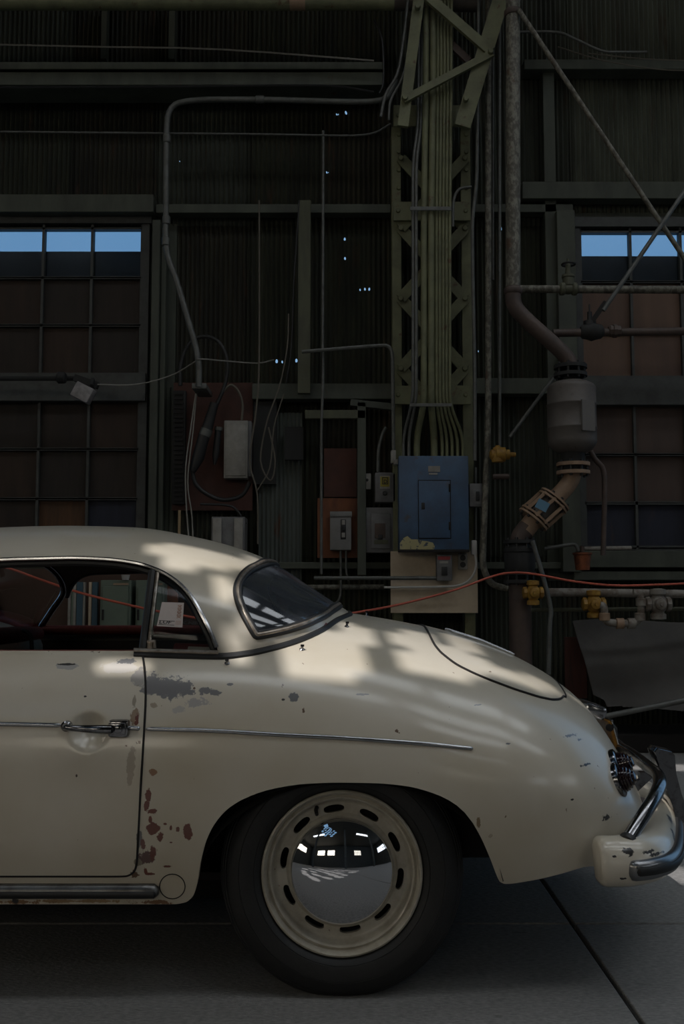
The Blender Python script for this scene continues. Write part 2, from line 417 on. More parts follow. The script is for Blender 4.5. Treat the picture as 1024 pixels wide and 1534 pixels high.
# roof: dark sheets, frosted skylight strips, and openings shaped to throw the sun patches
def roof_hit(p): 
    t = (HZ-p.z)/SUN_DIR.z; return p+SUN_DIR*t
holes = []
def sunspot(px, py, ru, rv, ang=0.0, on='car'):
    if on == 'car':
        p = castt(px, py)[0]; q = castb(px, py)[0]
        p = p if p is not None else q
    else: p = onfloor(px, py)
    if p is None: return
    h = roof_hit(p); k = 1.15 if on == 'car' else 1.0; holes.append((h.x, h.y, ru*k, rv*k, R(ang)))
for a in [(275,832,.075,.10,0),(318,838,.06,.06,0),(352,842,.06,.06,0),(385,842,.04,.06,0),(340,880,.03,.05,0),
          (362,955,.07,.022,60),(450,1000,.055,.05,0),(470,985,.085,.085,0),(495,965,.075,.10,0),(512,990,.055,.085,0),(530,950,.04,.12,0),(440,1012,.035,.02,0),
          (622,990,.045,.08,0),(630,965,.06,.15,0),(665,1000,.07,.06,0),(655,980,.06,.12,0),(705,995,.06,.06,30),(735,1003,.07,.035,0),(780,1020,.08,.03,0),(818,1030,.04,.05,0),(690,965,.05,.12,0),(180,1003,.05,.02,0),(205,1000,.02,.03,0)]: sunspot(*a)
for a in [(1012,1310,.10,.14,20),(1035,1370,.10,.16,10),(965,1330,.05,.05,0),(1000,1150,.22,.12,0),(930,1335,.03,.03,0),(960,1150,.10,.08,0),(1035,1225,.2,.1,0)]: sunspot(*a, on='floor')
for (x, y, ru, rv) in ((-.75, 1.75, .30, .10), (-1.25, 1.6, .3, .12), (-.45, 1.45, .22, .10), (-.95, 1.3, .3, .12), (-1.7, 1.3, .3, .14), (-.10, 1.2, .16, .12), (-.35, .95, .26, .13), (.1, .85, .16, .12), (-.6, .6, .34, .14), (-.1, .5, .24, .12), (-1.05, .3, .4, .14), (-.35, .1, .34, .12), (-1.5, .75, .3, .16), (-.9, -.3, .5, .2), (-1.7, -.1, .4, .2), (-.1, -.4, .3, .14), (-1.5, -.9, .5, .2), (-.7, -1.1, .4, .2), (-2.4, .6, .4, .25), (-2.6, -.4, .5, .3), (.6, .1, .3, .2), (.9, -.6, .4, .25), (.3, -1.2, .4, .25), (-2.2, -1.4, .5, .3), (-.4, -1.9, .5, .3)):
    h = roof_hit(Vector((x, y, 0))); holes.append((h.x, h.y, ru, rv, R(20)))  # more openings, added so sunlit floor out of view bounces warm light
def in_hole(x, y):
    for hx, hy, ru, rv, a in holes:
        dx, dy = x-hx, y-hy; u = dx*math.cos(a)+dy*math.sin(a); v = -dx*math.sin(a)+dy*math.cos(a)
        if (u/ru)**2+(v/rv)**2 < 1: return True
    return False
bx0, bx1 = min(h[0] for h in holes)-.4, max(h[0] for h in holes)+.4; by0, by1 = min(h[1] for h in holes)-.4, max(h[1] for h in holes)+.4
ROOF = mat('roof_sheet', (.05, .05, .045), .85)
rb = MB()
def rquad(x0, x1, y0, y1): rb.add([(x0, y0, HZ), (x1, y0, HZ), (x1, y1, HZ), (x0, y1, HZ)], [[0, 1, 2, 3]])
cs = .045; nxr = int((bx1-bx0)/cs); nyr = int((by1-by0)/cs); bx1 = bx0+nxr*cs; by1 = by0+nyr*cs
for j in range(nyr):
    run = None
    for i in range(nxr+1):
        solid = i < nxr and not in_hole(bx0+(i+.5)*cs, by0+(j+.5)*cs)
        if solid and run is None: run = i
        if not solid and run is not None: rquad(bx0+run*cs, bx0+i*cs, by0+j*cs, by0+(j+1)*cs); run = None
rquad(-HX-.2, bx0, HY0-.2, YW+.3); rquad(bx1, HX+.2, HY0-.2, YW+.3); rquad(bx0, bx1, HY0-.2, by0); rquad(bx0, bx1, by1, YW+.3)
ceil = obj('ceiling', rb, ROOF, kind='structure', fix=False)
SKYL = emat('frosted_skylight', (.90, .95, 1.0), SKYLIGHT*2.0)
for (x0, x1, y0, y1) in [(-5.8, -3.8, .6, 1.9), (3.0, 6.0, -1.8, -.6), (-1.6, 2.0, .6, 1.9), (2.6, 6.2, .6, 1.9), (6.8, 10.4, .6, 1.9), (1.2, 2.9, 3.6, 5.2), (3.4, 5.1, 3.6, 5.2), (5.6, 7.3, 3.6, 5.2), (-9, -5, -6.6, -6), (4, 8, -6.6, -6)]:
    obj('skylight', MB().box(((x0+x1)/2, (y0+y1)/2, HZ-.05), (x1-x0, y1-y0, .03)), SKYL, ceil)
# roof posts of the hall behind the camera
for kk, (x, y) in enumerate(((.62, -5.0), (-6, -5.0), (7, -5.0))):
    obj('trim_%d' % (kk+1), MB().box((x, y, HZ/2), (.35, .35, HZ)), DWALL, kind='structure')

# ---------------------------------------------------------------- wall behind the car
WALLK = .80
def matw(name, col, *a, **k):
    d = lambda c: tuple(v*WALLK for v in c)
    for q in ('col2', 'col3'):
        if k.get(q): k[q] = d(k[q])
    return mat(name, d(col), *a, **k)
OLIVE = matw('olive_paint', (.17, .175, .090), .6, col2=(.11, .115, .062), scale=8, col3=(.09, .045, .02), scale3=14, lo3=.62, hi3=.7, bump=.1)
GREENG = matw('grey_green_paint', (.075, .085, .062), .7, col2=(.045, .05, .038), scale=7, stretch=(1, 1, .3), col3=(.07, .035, .02), scale3=10, lo3=.66, hi3=.72)
def sheetmat(name, c1, c2, c3):
    m = matw(name, c1, .72, 0.0, col2=c2, scale=4, stretch=(2.5, 1, .35), lo=.38, hi=.62, col3=c3, scale3=7, lo3=.58, hi3=.7, bump=.1)
    # rusted-through pinholes
    t = m.node_tree; N = t.nodes; L = t.links; geo = N.new('ShaderNodeNewGeometry'); acc = None
    for (px, py, r) in HOLES:
        p = at(px, py, YW)
        d = N.new('ShaderNodeVectorMath'); d.operation = 'DISTANCE'; d.inputs[1].default_value = p; L.new(geo.outputs[0], d.inputs[0])
        l = N.new('ShaderNodeMath'); l.operation = 'LESS_THAN'; l.inputs[1].default_value = r; L.new(d.outputs['Value'], l.inputs[0])
        if acc is None: acc = l.outputs[0]
        else:
            x = N.new('ShaderNodeMath'); x.operation = 'MAXIMUM'; L.new(acc, x.inputs[0]); L.new(l.outputs[0], x.inputs[1]); acc = x.outputs[0]
    tr = N.new('ShaderNodeBsdfTransparent'); mx = N.new('ShaderNodeMixShader'); L.new(acc, mx.inputs[0]); L.new(N['Principled BSDF'].outputs[0], mx.inputs[1]); L.new(tr.outputs[0], mx.inputs[2]); L.new(mx.outputs[0], N['Material Output'].inputs[0])
    return m
HOLES = [(505,171,.010),(518,169,.013),(490,258,.010),(510,324,.010),(516,358,.011),(517,387,.011),(540,434,.010),(547,433,.011),(552,433,.012),(752,342,.016),(718,526,.012),(404,540,.010),(414,541,.014),(424,542,.013),(443,540,.014),(268,242,.008)]
SHM = [sheetmat('sheet_olive', (.038, .042, .023), (.018, .020, .012), (.055, .034, .017)), sheetmat('sheet_grey', (.060, .068, .050), (.032, .036, .026), (.05, .032, .018)), sheetmat('sheet_pale', (.105, .115, .085), (.055, .060, .044), (.06, .04, .024)), sheetmat('sheet_rust', (.036, .034, .019), (.017, .016, .010), (.075, .038, .02))]
wall = empty('wall_back', (0, YW, 0), kind='structure')
def xw(px, py=600, Y=YW): return at(px, py, Y).x
def zw_(py, Y=YW): return at(512, py, Y).z
cols = [-420, -290, -160, -30, 100, 228, 370, 480, 590, 710, 862, 1020, 1180, 1320, 1460]
rows = [-420, -160, 110, 335, 585, 830, 1120]
k = 0
for i in range(len(cols)-1):
    for j in range(len(rows)-1):
        if rows[j] in (335, 585) and (cols[i+1] <= 228 or cols[i] >= 862) and -160 <= cols[i] < 1180: continue
        x0, x1 = xw(cols[i]), xw(cols[i+1]); z1, z0 = zw_(rows[j])+.02, zw_(rows[j+1])-.02
        if rows[j+1] == 1120: z0 = 0
        if rows[j] == -420: z1 = HZ
        n = max(int(round((x1-x0)/.034)), 4); G = []
        yo = YW+.012*(k % 2)
        for q in range(n*6+1):
            x = x0-.006+(x1-x0+.012)*q/(n*6); y = yo-.011*math.cos(2*PI*q/6)
            G.append([Vector((x, y, z0)), Vector((x, y, z1))])
        o = obj('corrugated_sheet', MB().grid(G), SHM[(0, 1, 3)[(i*2+j*3+(i*j) % 2) % 3] if cols[i] < 700 else (2 if cols[i] >= 862 and j < 3 else 1 if (i+j) % 3 else 0)], wall, smooth=True, fix=False, autos=80); k += 1
def pbox(x0, y0, x1, y1, Y, dep, bev=0.0, ang=0.0):
    # a box standing upright whose front face covers a picture rectangle at depth Y
    c = at((x0+x1)/2, (y0+y1)/2, Y); d = ((x1-x0)*Y/F, dep, (y1-y0)*Y/F*1.0)
    return MB().box(c+Vector((0, dep/2, 0)), d, Matrix.Rotation(R(ang), 3, 'Y').to_3x3() if ang else None, bev)
# girts and beams
def girt(x0, y0, x1, y1, Y=6.88, dep=.1, m=GREENG): return obj('girt', pbox(x0, y0, x1, y1, Y, dep, .004), m, wall)
for g in [(-200,92,590,104,6.72,.2),(-200,107,590,128,6.66,.26),(228,305,590,319,6.88,.1),(705,305,860,318,6.9,.1),(376,574,592,598,6.86,.12),(700,566,862,590,6.86,.12),(775,88,1250,104,6.85,.14),(775,271,1250,298,6.86,.12),(-200,290,236,318,6.84,.14),(860,825,1250,850,6.84,.14),(860,856,1250,869,6.86,.1),(228,842,862,852,6.9,.08)]: girt(*g)
for g in [(151,0,160,92,6.9,.08),(252,0,262,92,6.9,.08),(816,90,834,600,6.90,.06)]: girt(*g)
# wall margins around the window openings
for g in [(210,325,262,860,6.995,.03),(820,325,872,860,6.995,.03),(-420,318,262,346,6.99,.03),(820,318,1300,351,6.99,.03),(-420,816,262,870,6.99,.03),(820,816,1300,870,6.99,.03),(-300,325,-150,860,6.99,.03),(1165,325,1320,860,6.99,.03)]: obj('window_surround', pbox(*g), GREENG, wall)
# posts beside the windows
for g in [(224,318,236,860,6.86,.12),(238,330,246,880,6.9,.08),(838,303,866,860,6.84,.14)]: girt(*g)
# windows: steel frame, boarded panes, a clear strip of sky along the top
PLY = [matw('board_brown%d' % i, c, .75, col2=tuple(v*.55 for v in c), scale=5, stretch=(3, 1, .5), col3=c3, scale3=6, lo3=l3, hi3=.78) for i, (c, c3, l3) in enumerate([((.026,.015,.009),(.015,.009,.006),.55),((.036,.018,.009),(.09,.07,.055),.66),((.024,.016,.011),(.13,.11,.09),.67),((.10,.042,.012),(.045,.02,.01),.55),((.014,.017,.034),(.06,.03,.012),.58)])]
PLYR = [matw('board_tan%d' % i, c, .7, col2=tuple(v*.75 for v in c), scale=4, stretch=(3, 1, .5)) for i, c in enumerate([(.15,.086,.055),(.12,.068,.045),(.072,.044,.032)])]
PAPER = matw('grey_board', (.045, .046, .05), .8, col2=(.03, .03, .032), scale=6)
WSTEEL = matw('window_steel', (.055, .060, .055), .6, col2=(.035, .036, .034), scale=12)
CLEAR = glassmat('clear_pane', (.72, .80, .86), .15, 1.3)
def window(name, xs, rws, xr, pick, mid):
    Y = 6.97; f = MB()
    X = [at(x, 400, Y).x for x in xs]
    zt, zb = zw_(rws[0][0]-8, Y), zw_(rws[-1][1]+6, Y)
    for x in X: f.box((x, Y, (zt+zb)/2), (.018, .05, zt-zb))
    for x in (X[0]-.03, X[-1]+.03): f.box((x, Y, (zt+zb)/2), (.05, .07, zt-zb+.06))
    for (a, b) in rws: 
        for q in (a-1, b+1): f.box(((X[0]+X[-1])/2, Y, zw_(q, Y)), (X[-1]-X[0], .05, .014))
    f.box(((X[0]+X[-1])/2, Y-.03, (zw_(mid[0], Y)+zw_(mid[1], Y))/2), (X[-1]-X[0]+.1, .08, zw_(mid[0], Y)-zw_(mid[1], Y)))
    f.box(((X[0]+X[-1])/2, Y-.01, zt+.03), (X[-1]-X[0]+.14, .08, .07)); f.box(((X[0]+X[-1])/2, Y-.01, zb-.03), (X[-1]-X[0]+.14, .1, .07))
    w_ = obj(name, f, WSTEEL, kind='structure')
    for i in range(len(X)-1):
        for j, (a, b) in enumerate(rws):
            z1, z0 = zw_(a, Y), zw_(b, Y); c = ((X[i]+X[i+1])/2, Y+.012, (z0+z1)/2); d = (X[i+1]-X[i]-.018, .008, z1-z0)
            if j == 0:
                obj('glass_pane', MB().box(c, (d[0], .004, d[2])), CLEAR, w_)
                zc = zw_(xr, Y); obj('grey_board', MB().box((c[0], Y+.03, (z0-.03+zc)/2), (d[0]+.02, .01, zc-z0+.03)), PAPER, w_)
            else: obj('boarded_pane', MB().box(c, d), pick(i, j), w_)
    return w_
window('window_1', [-156, -82, -8, 65.5, 138.5, 213], [(345,416),(419,487),(490,560),(602,672),(675,746),(749,820)], 375, lambda i, j: PLY[4] if (j == 5 and i in (4, 0)) else PLY[3] if (j == 5 and i == 3) else PLY[(i+j*2) % 3], (562, 603))
window('window_2', [868, 943, 1018, 1093, 1168], [(350,422),(425,495),(498,566),(608,680),(683,752),(756,818)], 382, lambda i, j: PLY[4] if j == 5 else PLYR[(i+j) % 2] if j < 3 else PLYR[2], (566, 609))

# unseen girder, added above the picture to shade the upper wall
ig = MB(); ig.box((0, 5.85, 5.95), (29, .06, .8)); ig.box((0, 5.85, 5.56), (29, .36, .05)); ig.box((0, 5.85, 6.35), (29, .36, .05))
obj('shade_girder', ig, OLIVE, wall)
# ================================================================ THE CAR
RUST = (.13, .038, .022); PRIM = (.17, .165, .165); BEIGE = (.33, .27, .20); DARKR = (.05, .025, .018); PALE = (.62, .58, .52); BLK = (.02, .018, .016)
_sp = [(250,1030,32,15,PRIM,1.5),(228,1024,14,15,PRIM,1.3),(270,1030,20,9,PRIM,1.6),(286,1036,10,4,PRIM,2.2),(306,1034,13,4,PRIM,2.4),(322,1038,7,4,PRIM,2.4),(344,1025,4,2,PRIM,1.5),(294,1053,16,6,(.36,.34,.32),2.0),(270,1064,9,5,(.42,.39,.35),2.0),(440,1044,8,7,(.13,.13,.13),1.2),
 (424,1048,2.5,1.5,BLK,1),(230,1056,6,5,BEIGE,1.5),(228,1155,6,5,(.25,.14,.08),2.4),(222,1193,4,10,RUST,1.6),(220,1206,3.5,8,RUST,1.6),(227,1216,7,4,RUST,1.6),(225,1226,3,6,RUST,1.4),(231,1242,9,9,RUST,1.5),(239,1252,6,7,RUST,1.4),(224,1240,5,4,RUST,1.4),(281,1247,6,13,RUST,1.0),(266,1242,3,4,RUST,1.4),(256,1240,1.8,3,RUST,1.2),
 (247,1234,3,2,RUST,1.2),(220,1283,12,10,(.11,.06,.05),1.6),(228,1279,6,8,RUST,1.6),(209,1258,4,14,(.16,.15,.14),1.3),(214,1266,4,9,RUST,1.6),(206,1292,5,6,(.22,.19,.13),1.2),(251,1298,8,2.2,RUST,1.4),(218,1304,3,6,RUST,1.6),(226,1309,8,1.8,RUST,1.8),(202,1310,6,6,(.12,.06,.025),2.0),
 (256,1262,2.2,1.2,RUST,1.2),(120,1350,70,2.2,(.30,.19,.09),2.5),(20,1351,40,3,(.22,.12,.05),2.5),(222,1352,26,3,(.17,.085,.035),2.8),(22,1349,5,4,BLK,2),(200,1344,14,2,(.05,.03,.02),2),
 (910,1224,9,3.2,BLK,3.6),(853,1102,9,1.6,(.14,.14,.14),3.6),(868,1108,5,1.6,(.14,.14,.14),3.4),(545,1040,8,1.0,(.22,.21,.2),3.6),(735,1252,4,3,(.38,.32,.24),1.6),(716,1230,3,7,(.22,.15,.08),2),(760,1114,3,1,(.1,.1,.1),3),(875,1146,6,1.5,BLK,3.8),(715,1056,6,1,(.25,.25,.25),3.4),(857,1198,3,1.2,BLK,3.4),
 (197,1142,6.5,22,(.36,.31,.24),1.3),(195,1168,4,9,(.38,.32,.25),1.5),(202,1075,7,9,(.27,.19,.12),1.6),(205,1078,3.5,7,RUST,1.6),(101,998,17,4.5,(.36,.35,.33),.7),(101,995,12,1.5,BLK,1),(180,1000,26,8,PALE,.9),(192,990,14,3,(.2,.2,.2),2.6),(209,1016,11,13,(.34,.32,.29),1.2),(201,1050,3,8,(.30,.26,.2),1.4),(128,1043,2,1.2,BLK,1),(115,1162,1.5,2.5,DARKR,.6)]
SPOTS = []
for a, b, rx, rz, c, k in _sp:
    p, n = castb(a, b)
    if p is not None: SPOTS.append((p.x, p.y, p.z, rx*p.y/F, rz*p.y/F, c, k))
CREAM = (.575, .525, .43)
PAINT = wearpaint('cream_paint', CREAM, SPOTS)
PAINT2 = wearpaint('cream_paint_clean', CREAM, [])
CHROME = mat('chrome', (.45, .455, .47), .20, 1.0, col2=(.30, .30, .31), scale=30, lo=.5, hi=.8)
DCHROME = mat('tarnished_chrome', (.25, .25, .26), .16, 1.0, col2=(.08, .075, .07), scale=45, lo=.5, hi=.7)
RUBBER = mat('black_rubber', (.012, .012, .012), .5)
GAPM = mat('dark_gap', (.012, .010, .009), .9)
TYRE = mat('tyre_rubber', (.010, .010, .010), .6, col2=(.016, .0155, .015), scale=20, bump=.15)
INTER = mat('dark_interior', (.02, .014, .013), .8)
REDL = mat('maroon_leather', (.16, .028, .022), .5, col2=(.10, .018, .015), scale=30)
RIMM = mat('wheel_paint', (.48, .445, .365), .36, col2=(.36, .32, .25), scale=25, col3=(.10, .05, .03), scale3=70, lo3=.66, hi3=.70, coat=.2)
HUBM = mat('hubcap_chrome', (.72, .73, .75), .035, 1.0)
GLASS = glassmat('window_glass', (.80, .83, .84), .03, 1.22, .02)
RGLASS = glassmat('rear_window_hazed', (.42, .45, .48), .07, 2.0, .10)  # blue-grey haze mixed in to stand for broad soft reflection
LAMPR = mat('lamp_lens', (.012, .004, .006), .15, spec=.5, coat=.2)
AMBER = mat('amber_plate', (.42, .19, .018), .35, col2=(.10, .04, .008), scale=22)
car = empty('vintage_car', (0, CY, 0), 'cream vintage two-door car with flaking paint and a removable hardtop', 'car')

# --- body
body = obj('body', build_body(True), PAINT, car, 'cream body shell with rust spots and grey primer patches', smooth=True, fix=False, autos=60)
# --- belt-height cap beside the cockpit, inside tub
tub = MB()
tub.box((-.86, CY, .27), (1.5, 1.36, .02)); tub.box((-1.52, CY, .52), (.02, 1.3, .5)); tub.box((-.2, CY, .66), (.46, 1.16, .02)); tub.box((-.43, CY, .46), (.02, 1.36, .4))
for sd in (-1, 1): tub.box((-.95, CY+sd*.655, .56), (1.0, .02, .54)); tub.box((-.15, CY+sd*.56, .74), (.3, .02, .18))
tub.box((.02, CY, .75), (.02, 1.0, .2))
obj('cockpit_lining', tub, INTER, car)
ub = MB(); ub.box((-1.18, CY, .335), (2.86, 1.17, .33), bev=.05); ub.box((.44, CY, .39), (.5, 1.2, .20), bev=.03)
obj('underbody', ub, GAPM, car)
# --- wheel wells
for wx in (0.02, -2.08):
    for sd in (-1, 1):
        g = []
        for i in range(19):
            a = R(4)+R(172)*i/18
            row = []
            for j, yy in enumerate((.80, .70, .56)):
                rr = .335+.03*j*(1 if j < 2 else .5)
                row.append(Vector((wx+math.cos(a)*rr*1.16, CY+sd*min(yy, yhalf(wx, .5)-.03), .27+math.sin(a)*rr*.80)))
            g.append(row)
        obj('wheel_well', MB().grid(g), GAPM, car)
# --- door (near side), with a dished finger recess behind the handle
_de = [(214,984),(217,1008),(218,1048),(216,1090),(213,1140),(210,1190),(207,1250),(205,1288),(203,1300),(199,1307),(192,1311),(186,1312)]
_dh = [castb(a, b)[0] for a, b in _de]
_dz = [p.z for p in _dh][::-1]; _dx = [p.x for p in _dh][::-1]
xdoor = pchip(_dz, _dx); ZD0 = _dz[0]; ZD1 = ZB-.004; XD0 = -1.43
rec = castb(133, 1095)[0]
def ydoor(x, z, off=0.0):
    y = yhalf(x, z)+off
    d = math.hypot((x-rec.x)/.050, (z-rec.z)/.049)
    if d < 1: y -= .032*(1-d*d)**1.4
    return y
def door_mesh(sd):
    mb = MB(); nz, nx = 74, 120; G = []
    zs = list(np.linspace(ZD0, ZD0+.03, 10))+list(np.linspace(ZD0+.03, ZD1, nz))[1:]
    for z in zs:
        xr = xdoor(z)-.002; xs = np.linspace(XD0, xr, nx)
        row = [Vector((XD0, CY+sd*(ydoor(XD0, z)-.02), z))]+[Vector((x, CY+sd*ydoor(x, z, .0025), z)) for x in xs]+[Vector((xr+.0005, CY+sd*(ydoor(xr, z)-.012), z))]
        G.append(row)
    G.insert(0, [Vector((p.x, p.y-sd*.014, p.z-.0005)) for p in G[0]])
    G.append([Vector((p.x, p.y-sd*.03, p.z+.004)) for p in G[-1]])
    return mb.grid(G)
door = obj('door', door_mesh(-1), PAINT, car, 'cream door with chrome handle and chipped rear edge', smooth=True, fix=True, autos=50)
obj('door', door_mesh(1), PAINT2, car, smooth=True, autos=50)
gp = []
for a, b in _de: 
    p, n = castb(a, b); gp.append(p+n*.001)
gp += [castb(x, 1312.5)[0]+Vector((0, -.001, 0)) for x in (170, 120, 60, 0, -60)]
obj('door_gap', MB().tube(cr(gp, 4), .0032, 6), GAPM, body)
# handle
hb = MB(); c = castb(180, 1090)[0]; hb.box(c+Vector((0, -.012, 0)), (.052, .028, .044), bev=.007)
hb.box(c+Vector((0, -.028, 0)), (.040, .008, .030), bev=.004)
h = obj('door_handle', hb, DCHROME, door, 'chrome pull handle', smooth=True)
p0 = castb(101, 1087)[0]; 
lv = MB(); q0 = c+Vector((-.015, -.036, 0)); q1 = p0+Vector((.0, -.034, .0))
lv.tube([q0, q0*.8+q1*.2+Vector((0, -.006, 0)), q0*.4+q1*.6+Vector((0, -.008, 0)), q0*.1+q1*.9+Vector((0, -.004, 0)), q1+Vector((0, .004, 0)), q1+Vector((-.002, .022, 0))], [.0115, .0115, .009, .0075, .0075, .007], 10)
obj('handle_lever', lv, DCHROME, door, smooth=True)
bs = MB().lathe([(.0, .006), (.009, .006), (.0135, .002), (.0135, -.012), (.012, -.014)], p0+Vector((0, -.012, 0)), (0, -1, 0), 20); obj('handle_boss', bs, DCHROME, door, smooth=True)
kl = MB().lathe([(.011, 0), (.011, .006), (.0075, .008), (.0, .008)], c+Vector((.002, -.030, 0)), (0, -1, 0), 18); obj('key_lock', kl, DCHROME, door, smooth=True)
# side mouldings (half-round bright strips)
def strip(pts, r, m, name, par, lab=None, seg=10, lift=.0):
    P = []
    for a, b in pts:
        p, n = castb(a, b)
        if p is not None: P.append(p+n*lift)
    P = cr(P, 6); rr = [r]*len(P); rr[0] = r*.5; rr[-1] = r*.4
    return obj(name, MB().tube(P, rr, seg), m, par, lab, smooth=True, autos=70)
strip([(-60,1085),(0,1085),(50,1086),(94,1087)], .006, CHROME, 'door_moulding', door, lift=.003)
strip([(193,1091),(200,1091),(210,1092)], .006, CHROME, 'door_moulding', door, lift=.003)
strip([(219,1092),(260,1093),(320,1095),(420,1101),(500,1105),(560,1109),(640,1115),(690,1120),(708,1122)], .0058, CHROME, 'side_moulding', car, 'thin bright moulding along the flank', lift=.001)
# sill rail
sl_ = [(-80,1334),(0,1334),(80,1334),(160,1334),(215,1334),(232,1334),(238,1334)]
SILLM = mat('dull_sill_rail', (.16, .16, .155), .35, .8, col2=(.09, .085, .08), scale=20)
P = [castb(a, b)[0]+Vector((0, -.004, 0)) for a, b in sl_]
obj('sill_rail', MB().tube(P, [.019]*5+[.0185, .010], 14), SILLM, car, 'dull sill rail with black rubber insert', smooth=True, autos=70)
obj('rubber_insert', MB().tube([p+Vector((0, -.011, -.004)) for p in P[:-1]]+[P[-2]+Vector((.004, -.010, -.004))], [.0105]*6+[.006], 12), RUBBER, car.children[-1], smooth=True)
# jacking-point cover
jc, jn = castb(258, 1328); ring = []
for i in range(36):
    a = 2*PI*i/36; q = castb(258+19*math.cos(a), 1328+19*math.sin(a)*.97)[0]; ring.append(q+Vector((0, -.0004, 0)))
obj('jack_cover_seam', MB().tube(ring, .0014, 5, closed=True), GAPM, body)
# --- engine lid
_lp = [(640,946),(648,962),(657,975),(668,985),(683,996),(700,1005),(722,1015),(745,1024),(772,1034),(800,1043),(816,1047),(828,1049),(838,1048),(843,1044),(845,1039)]
LH = [castb(a, b)[0] for a, b in _lp]
lid_poly = [(LH[0].x+.006, 0.0)]+[(p.x, CY-p.y) for p in LH]+[(LH[-1].x+.016, 0.0)]
xs_l = np.linspace(min(p[0] for p in lid_poly), max(p[0] for p in lid_poly), 70)
def ztop(x, y):
    W, H, zw, n = fW(x), fH(x), fZW(x), n_body(x); q = min(abs(y)/W, .999)
    return zw+(H-zw)*(1-q**n)**(1/n)
lid = MB(); seam = [p+castb(*q)[1]*.001 for p, q in zip(LH, _lp)]
def sh(x, y): # shrink slightly
    return x, y
ptsl = [(a, b) for a, b in lid_poly]
half = cr([Vector((a, b, 0)) for a, b in ptsl], 5); loop = [(p.x, p.y) for p in half]
full = loop+[(a, -b) for a, b in loop[::-1]]
bm = bmesh.new(); gx = np.linspace(min(p[0] for p in full)+.004, max(p[0] for p in full)-.004, 60); gy = np.linspace(-.62, .62, 120)
G = {}
for i, x in enumerate(gx):
    # intersection width at this x
    ww = [b for a, b in loop if abs(a-x) < .02]
    lo_ = 0
    hw = 0
    for k in range(len(loop)-1):
        (a0, b0), (a1, b1) = loop[k], loop[k+1]
        if (a0-x)*(a1-x) <= 0 and abs(a1-a0) > 1e-6: hw = max(hw, b0+(b1-b0)*(x-a0)/(a1-a0))
    for j in range(41):
        y = hw*(-1+2*j/40); G[i, j] = Vector((x, CY-y, ztop(x, y)+.0035))
lid.grid([[G[i, j] for j in range(41)] for i in range(60)])
lidm = obj('engine_lid', lid, PAINT2, car, 'cream engine lid over the tail', smooth=True, autos=60)
sm = [Vector((a, CY-b, ztop(a, b)+.002)) for a, b in full]
obj('lid_seam', MB().tube(sm, .0036, 6, closed=True), GAPM, lidm)
# lid grille (two louvred bright frames near the centre)
gr = MB(); 
for k in range(9):
    y = CY-.12+.03*k; gr.tube([Vector((.36, y, ztop(.36, y-CY)+.010)), Vector((.46, y, ztop(.46, y-CY)+.010)), Vector((.56, y, ztop(.56, y-CY)+.008))], .004, 6)
obj('lid_grille', gr, CHROME, lidm)
# --- hardtop
WX = [(a, b) for a, b in win_xs(-2)]
wl = cr([Vector((a, b, 0)) for a, b in WX], 6); WPOLY = [(p.x, min(p.y, 1.0)) for p in wl]
WTEST = WPOLY+[(WPOLY[-1][0], 1.02), (WPOLY[0][0], 1.02)]
NT = 46
ht = MB(); inner = MB()
for sd in (-1, 1):
    b0 = len(ht.v); b1 = len(inner.v)
    SS = []
    def fwd(x, k): # the front edge bows forward towards the middle
        a = min(max((-.93-x)/.17, 0), 1); b = min(1.5*k/(NT-1), 1); return x-.17*a*b*b*(3-2*b)
    for x in TX:
        s0 = top_s(x, zopen(x)) if zopen(x) > zbase(x)+.002 else 0.0
        ss = [s0+(1-s0)*k/(NT-1) for k in range(NT)]; SS.append(ss)
        for k_, s in enumerate(ss):
            y, z = top_at(x, s); xf_ = fwd(x, k_); ht.v.append(Vector((xf_, CY+sd*y, z))); inner.v.append(Vector((xf_, CY+sd*max(y-.018, 0), z-.018*min(1, max(0, (z-zbase(x))/.1)))))
    for i in range(len(TX)-1):
        for j in range(NT-1):
            xm = (TX[i]+TX[i+1])/2; s_m = (SS[i][j]+SS[i][j+1]+SS[i+1][j]+SS[i+1][j+1])/4
            if inpoly(xm, s_m, WTEST): continue
            q = [i*NT+j, (i+1)*NT+j, (i+1)*NT+j+1, i*NT+j+1]
            ht.f.append([b0+k for k in q])
            inner.f.append([b1+k for k in q])
top = obj('hardtop', ht, PAINT2, car, 'cream removable hardtop', smooth=True, fix=False, autos=70)
HEADL = mat('headliner', (.19, .165, .13), .9)
obj('headliner', inner, HEADL, top, smooth=True, fix=False)
